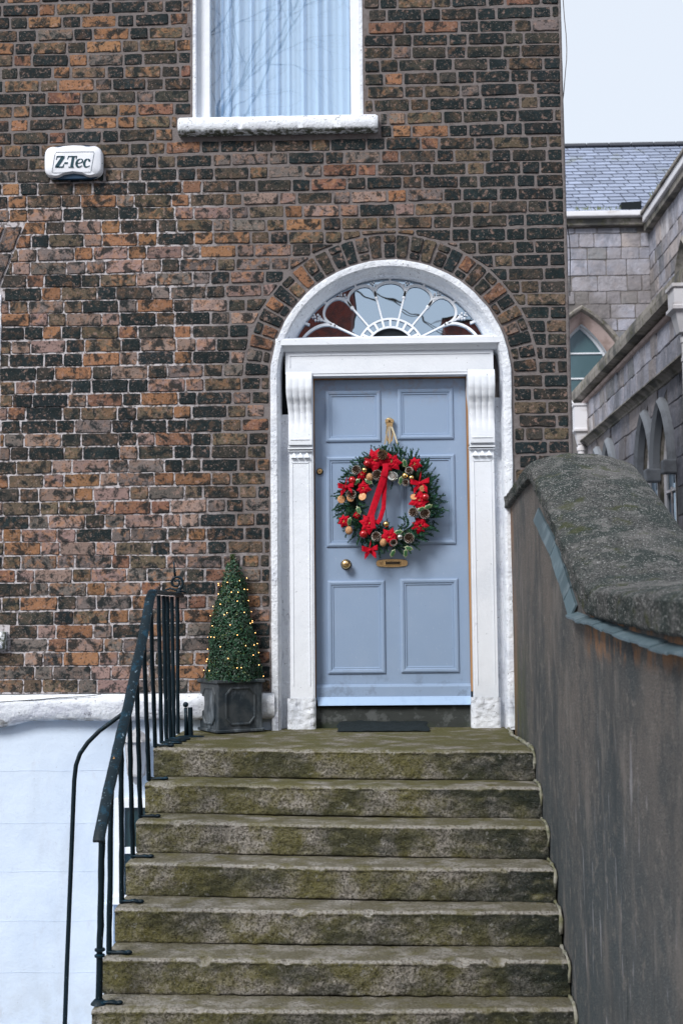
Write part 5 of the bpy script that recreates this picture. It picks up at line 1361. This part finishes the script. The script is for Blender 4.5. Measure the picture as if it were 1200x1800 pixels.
mb = MB(); mb.quad((5.8, 8, -1.3), (9.2, 8, -1.3), (9.2, 8, 11), (5.8, 8, 8.9)); mb.build('wall_core', M['mortar_old'], ch)
# W3: low aisle wall with parapet
F3 = lambda u, v, n: Vector((3.40 - n, u, v))
wins3 = [(c_ + o_, 2.34, .40, .74, .9) for o_ in (0, 3.28) for c_ in (7.78, 6.88)]
pc = courses(4.2, 12.1, 3.48, 4.03, (.24, .30), (.20, .42), .95, gap=.008, paler=True)
pc += courses(4.2, 12.1, .4, 3.34, (.26, .40), (.38, .80), .72, gap=.008, avoid=avoid_arch(wins3, .10), paler=True)
lay(pc, 'stone', M['stone'], ch, F3, -.02, limit=100, jit=.005, bev=.010, step=.16, tilt=.006)
mb = MB()
def strip(mb, u0, u1, v0, v1): mb.quad((3.40, u0, v0), (3.40, u1, v0), (3.40, u1, v1), (3.40, u0, v1))
strip(mb, 4, 13.6, 3.0, 4.2); strip(mb, 11.55, 13.6, -1.3, 3.0); strip(mb, 8.2, 9.7, -1.3, 3.0); strip(mb, 4, 6.45, -1.3, 3.0); strip(mb, 6.45, 8.2, -1.3, .9); strip(mb, 9.7, 11.55, -1.3, .9)
for (cu, sp_, hw, ri, si) in wins3:
    for s in (1, -1):
        pts = [(cu + s * hw, .9)] + [p for p in (lancet(cu, sp_, hw, ri) if s > 0 else lancet(cu, sp_, hw, ri)[::-1])[:13]]
        e = cu + s * (.45 if not ((s < 0 and abs(cu - 7.78) < .01) or (s > 0 and abs(cu - 6.88) < .01) or (s < 0 and abs(cu - 11.06) < .01) or (s > 0 and abs(cu - 10.16) < .01)) else .45)
        for i in range(len(pts) - 1):
            (a_, b_), (c2, d2) = pts[i], pts[i + 1]; mb.quad((3.40, a_, b_), (3.40, c2, d2), (3.40, e, d2), (3.40, e, b_))
        mb.quad((3.40, cu, sp_ + ri), (3.40, e, sp_ + ri), (3.40, e, 3.0), (3.40, cu, 3.0))
mb.quad((3.4, 4, -1.3), (5.8, 4, -1.3), (5.8, 4, 4.2), (3.4, 4, 4.2))
mb.quad((3.4, 13.6, -1.3), (5.8, 13.6, -1.3), (5.8, 13.6, 4.2), (3.4, 13.6, 4.2))
fix_normals(mb.build('wall_core', M['mortar_old'], ch))
def run(prof, y0, y1, nm, m, seg=.8, gap=.004):
    y = y0
    while y < y1 - .01:
        y2 = min(y1, y + seg); mb = MB(); mb.sweep([[(3.40 - d, y + gap, z_) for d, z_ in prof], [(3.40 - d, y2 - gap, z_) for d, z_ in prof]], closed_section=True, cap=True); fix_normals(mb.build(nm, m, ch)); y = y2
run([(-.25, 4.42), (.06, 4.36), (.14, 4.30), (.15, 4.22), (.14, 4.13), (.05, 4.10), (-.25, 4.10)], 4, 13.5, 'coping_stone', M['moulding'], .95)
run([(-.02, 4.07), (.05, 4.065), (.07, 4.04), (.05, 4.015), (-.02, 4.0)], 4, 12.2, 'roll_moulding', M['stone'] if False else M['dressing'], 2)
run([(-.02, 3.49), (.04, 3.475), (.13, 3.42), (.135, 3.40), (.09, 3.385), (.04, 3.345), (.03, 3.32), (-.02, 3.31)], 4, 12.15, 'string_moulding', M['moulding'], 1.4)
mb = MB(); mb.quad((3.4, 4, 4.15), (3.4, 13.6, 4.15), (5.8, 13.6, 5.0), (5.8, 4, 5.0)); mb.build('aisle_roof', M['farslate'], ch)
for wn3 in wins3:
    ow = arch_ring([(.02, -.01), (.0, -.04), (-.02, -.05), (-.03, -.10)], F3, wn3, M['moulding'], 'church_window', ch, n=10, sill=.9)
    arch_ring([(.10, -.01), (.11, .06), (.06, .105), (.01, .07), (.0, -.01)], F3, wn3, M['trim'], 'hood_mould', ow, n=10)
    q = [F3(u, v, -.08) for u, v in lancet(*wn3[:4], n=10, sill=.9)]; mb = MB(); mb.add(q, [tuple(range(len(q)))]); mb.build('pane', M['laneglass'], ow)
    mb = MB(); arch2 = lancet(wn3[0], wn3[1] - .05, wn3[2] - .12, wn3[3] - .12, n=8, sill=.9); mb.tube([F3(u, v, -.05) for u, v in arch2], .028, 5); mb.tube([F3(wn3[0], .9, -.05), F3(wn3[0], wn3[1] - .2, -.05)], .016, 5)
    for zz in (1.5, 2.1): mb.box(3.44, 3.47, wn3[0] - .3, wn3[0] + .3, zz - .015, zz + .015)
    mb.build('tracery', M['gutter'], ow)
for yy in (8.22, 7.33, 6.44, 11.53, 10.61, 9.70):
    mb = MB(); mb.box(3.24, 3.42, yy - .08, yy + .08, 2.24, 2.40); mb.build('label_stop', M['trim'], ch, bevel=.02)
# hoppers and downpipes
def hopper(x0, x1, y0, y1, zt, zb, zp, pr, zend):
    xm, ym = (x0 + x1) / 2 + .01, (y0 + y1) / 2; mb = MB()
    def rg(e, z_): return [(x0 - e, y0 - e, z_), (x1 + e * .2, y0 - e, z_), (x1 + e * .2, y1 + e, z_), (x0 - e, y1 + e, z_)]
    H = zt - zb
    mb.sweep([rg(.02, zt), rg(.02, zt - .035), rg(0, zt - .045), rg(0, zb + .05), rg(.02, zb + .035), rg(.02, zb), rg(-.02, zb - .03), rg(-(x1 - x0) * .26, zp)], closed_section=True, cap=True)
    o = fix_normals(mb.build('hopper', M['gutter'], ch))
    mb = MB(); prof = [(pr * 1.0, zend), (pr, zp - .3), (pr * 1.25, zp - .3), (pr * 1.25, zp - .26), (pr, zp - .26), (pr, zp - .10), (pr * 1.3, zp - .10), (pr * 1.3, zp - .04), (pr, zp - .04), (pr, zp + .02)]
    mb.lathe(prof, (xm, ym, 0), (0, 0, 1), 14); mb.build('downpipe', M['gutter'], o, smooth=True, angle=40)
hopper(3.19, 3.385, 12.0, 12.22, 4.0, 3.56, 3.36, .055, -1.2)
hopper(3.145, 3.385, 5.25, 5.52, 4.10, 3.83, 3.60, .036, -1.2)
mb = MB(); mb.tube([(3.2, 12.9, 4.4), (3.14, 12.6, 4.28), (3.17, 12.3, 4.12), (3.24, 12.25, 3.99)], .014, 6); mb.build('roof_cable', M['gutter'], ch)
# moss and weeds in the gutter
mb = MB()
for (cx_, n) in ((4.3, 14), (4.5, 18), (4.75, 26), (4.95, 14), (5.15, 8), (6.05, 20), (5.9, 14)):
    for k in range(n):
        x = cx_ + random.gauss(0, .05); z0 = 8.99; y = 17.82 if cx_ < 5.8 else U(16.3, 17); x = x if cx_ < 5.8 else 5.62 + U(-.03, .05); z0 = 8.99 if cx_ < 5.8 else 8.93
        mb.add([(x - .012, y, z0), (x + .012, y, z0), (x + U(-.05, .05), y + U(-.03, .03), z0 + U(.05, .15))], [(0, 1, 2)])
wd = mb.build('gutter_weeds', M['weed']); tag(wd, 'sparse yellow-green weeds growing along the church gutter', 'weeds', None, 'stuff')

# ================================================================== ACROSS THE STREET (seen in the glass)
opp = thing('red_brick_terrace', 'red brick terrace across the street, mirrored in the fanlight panes', 'house', (-8, -26, -1.3))
mb = MB(); mb.box(-16, -.55, -34, -26, -1.3, 10.5); mb.build('wall', M['red_brick'], opp)
mb = MB(); mb.box(-16.2, -.5, -34.2, -25.8, 10.5, 10.8); mb.build('parapet', M['farslate'], opp)
for kx in range(5):
    for kz in range(2):
        x = -14.6 + kx * 2.7; f = MB().box(x, x + 1.1, -26.0, -25.96, .6 + kz * 4, 2.8 + kz * 4).build('window', M['white'], opp); MB().box(x + .08, x + 1.02, -25.96, -25.95, .68 + kz * 4, 2.72 + kz * 4).build('pane', M['darkglass'], f)
opp2 = thing('red_brick_villa', 'lower red brick house across the street on the right', 'house', (9, -26, -1.3))
mb = MB(); mb.box(2.0, 14, -34, -26, -1.3, 8.75); mb.build('wall', M['red_brick'], opp2)
mb = MB(); mb.sweep([[(2.0, -25.9, 8.76), (2.0, -30, 8.9), (2.0, -34.1, 8.76)], [(14, -25.9, 8.76), (14, -30, 8.9), (14, -34.1, 8.76)]], closed_section=True, cap=True); mb.build('roof', M['farslate'], opp2)
for kx in range(3): 
    x = 5.2 + kx * 3; f = MB().box(x, x + 1.1, -26.0, -25.96, 3.6, 5.8).build('window', M['white'], opp2); MB().box(x + .08, x + 1.02, -25.96, -25.95, 3.68, 5.72).build('pane', M['darkglass'], f)
bt = thing('bare_tree', 'tall leafless street tree mirrored in the upper window', 'tree', (-2.6, -16, -1.3))
rnd = random.Random(5)
tb = MB(); trunkb = MB()
def branch(p, d, L, r_, dep):
    n = 4; pts = [p]; dd = d.copy()
    for k in range(n):
        dd = (dd + Vector((rnd.gauss(0, .13), rnd.gauss(0, .13), rnd.gauss(0, .10) + (.03 if dep < 4 else -.02)))).normalized(); pts.append(pts[-1] + dd * L / n)
    rs = [r_ * (1 - .4 * k / n) for k in range(n + 1)]
    (trunkb if dep == 0 else tb).tube(pts, rs, 6 if dep < 2 else 3, caps=False)
    if dep >= 7: return
    nb = 4 if dep < 2 else rnd.choice((2, 3, 3))
    for k in range(nb):
        t = 1 if k == 0 else rnd.uniform(.45, .95); q = pts[min(n, max(1, int(t * n + .5)))]
        a_ = rnd.uniform(.3, .8) if k else .25; ax = Vector((rnd.gauss(0, 1), rnd.gauss(0, 1), rnd.gauss(0, .5))).normalized()
        nd2 = (Matrix.Rotation(a_, 3, ax) @ dd).normalized(); branch(q, nd2, L * (rnd.uniform(.42, .55) if dep == 0 else rnd.uniform(.66, .84)), r_ * (.42 if dep == 0 else .55), dep + 1)
branch(Vector((-2.6, -16, -1.3)), Vector((.04, 0, 1)), 8.0, .26, 0)
trunkb.build('trunk', M['bark'], bt); tb.build('branches', M['bark'], bt, kind='stuff')
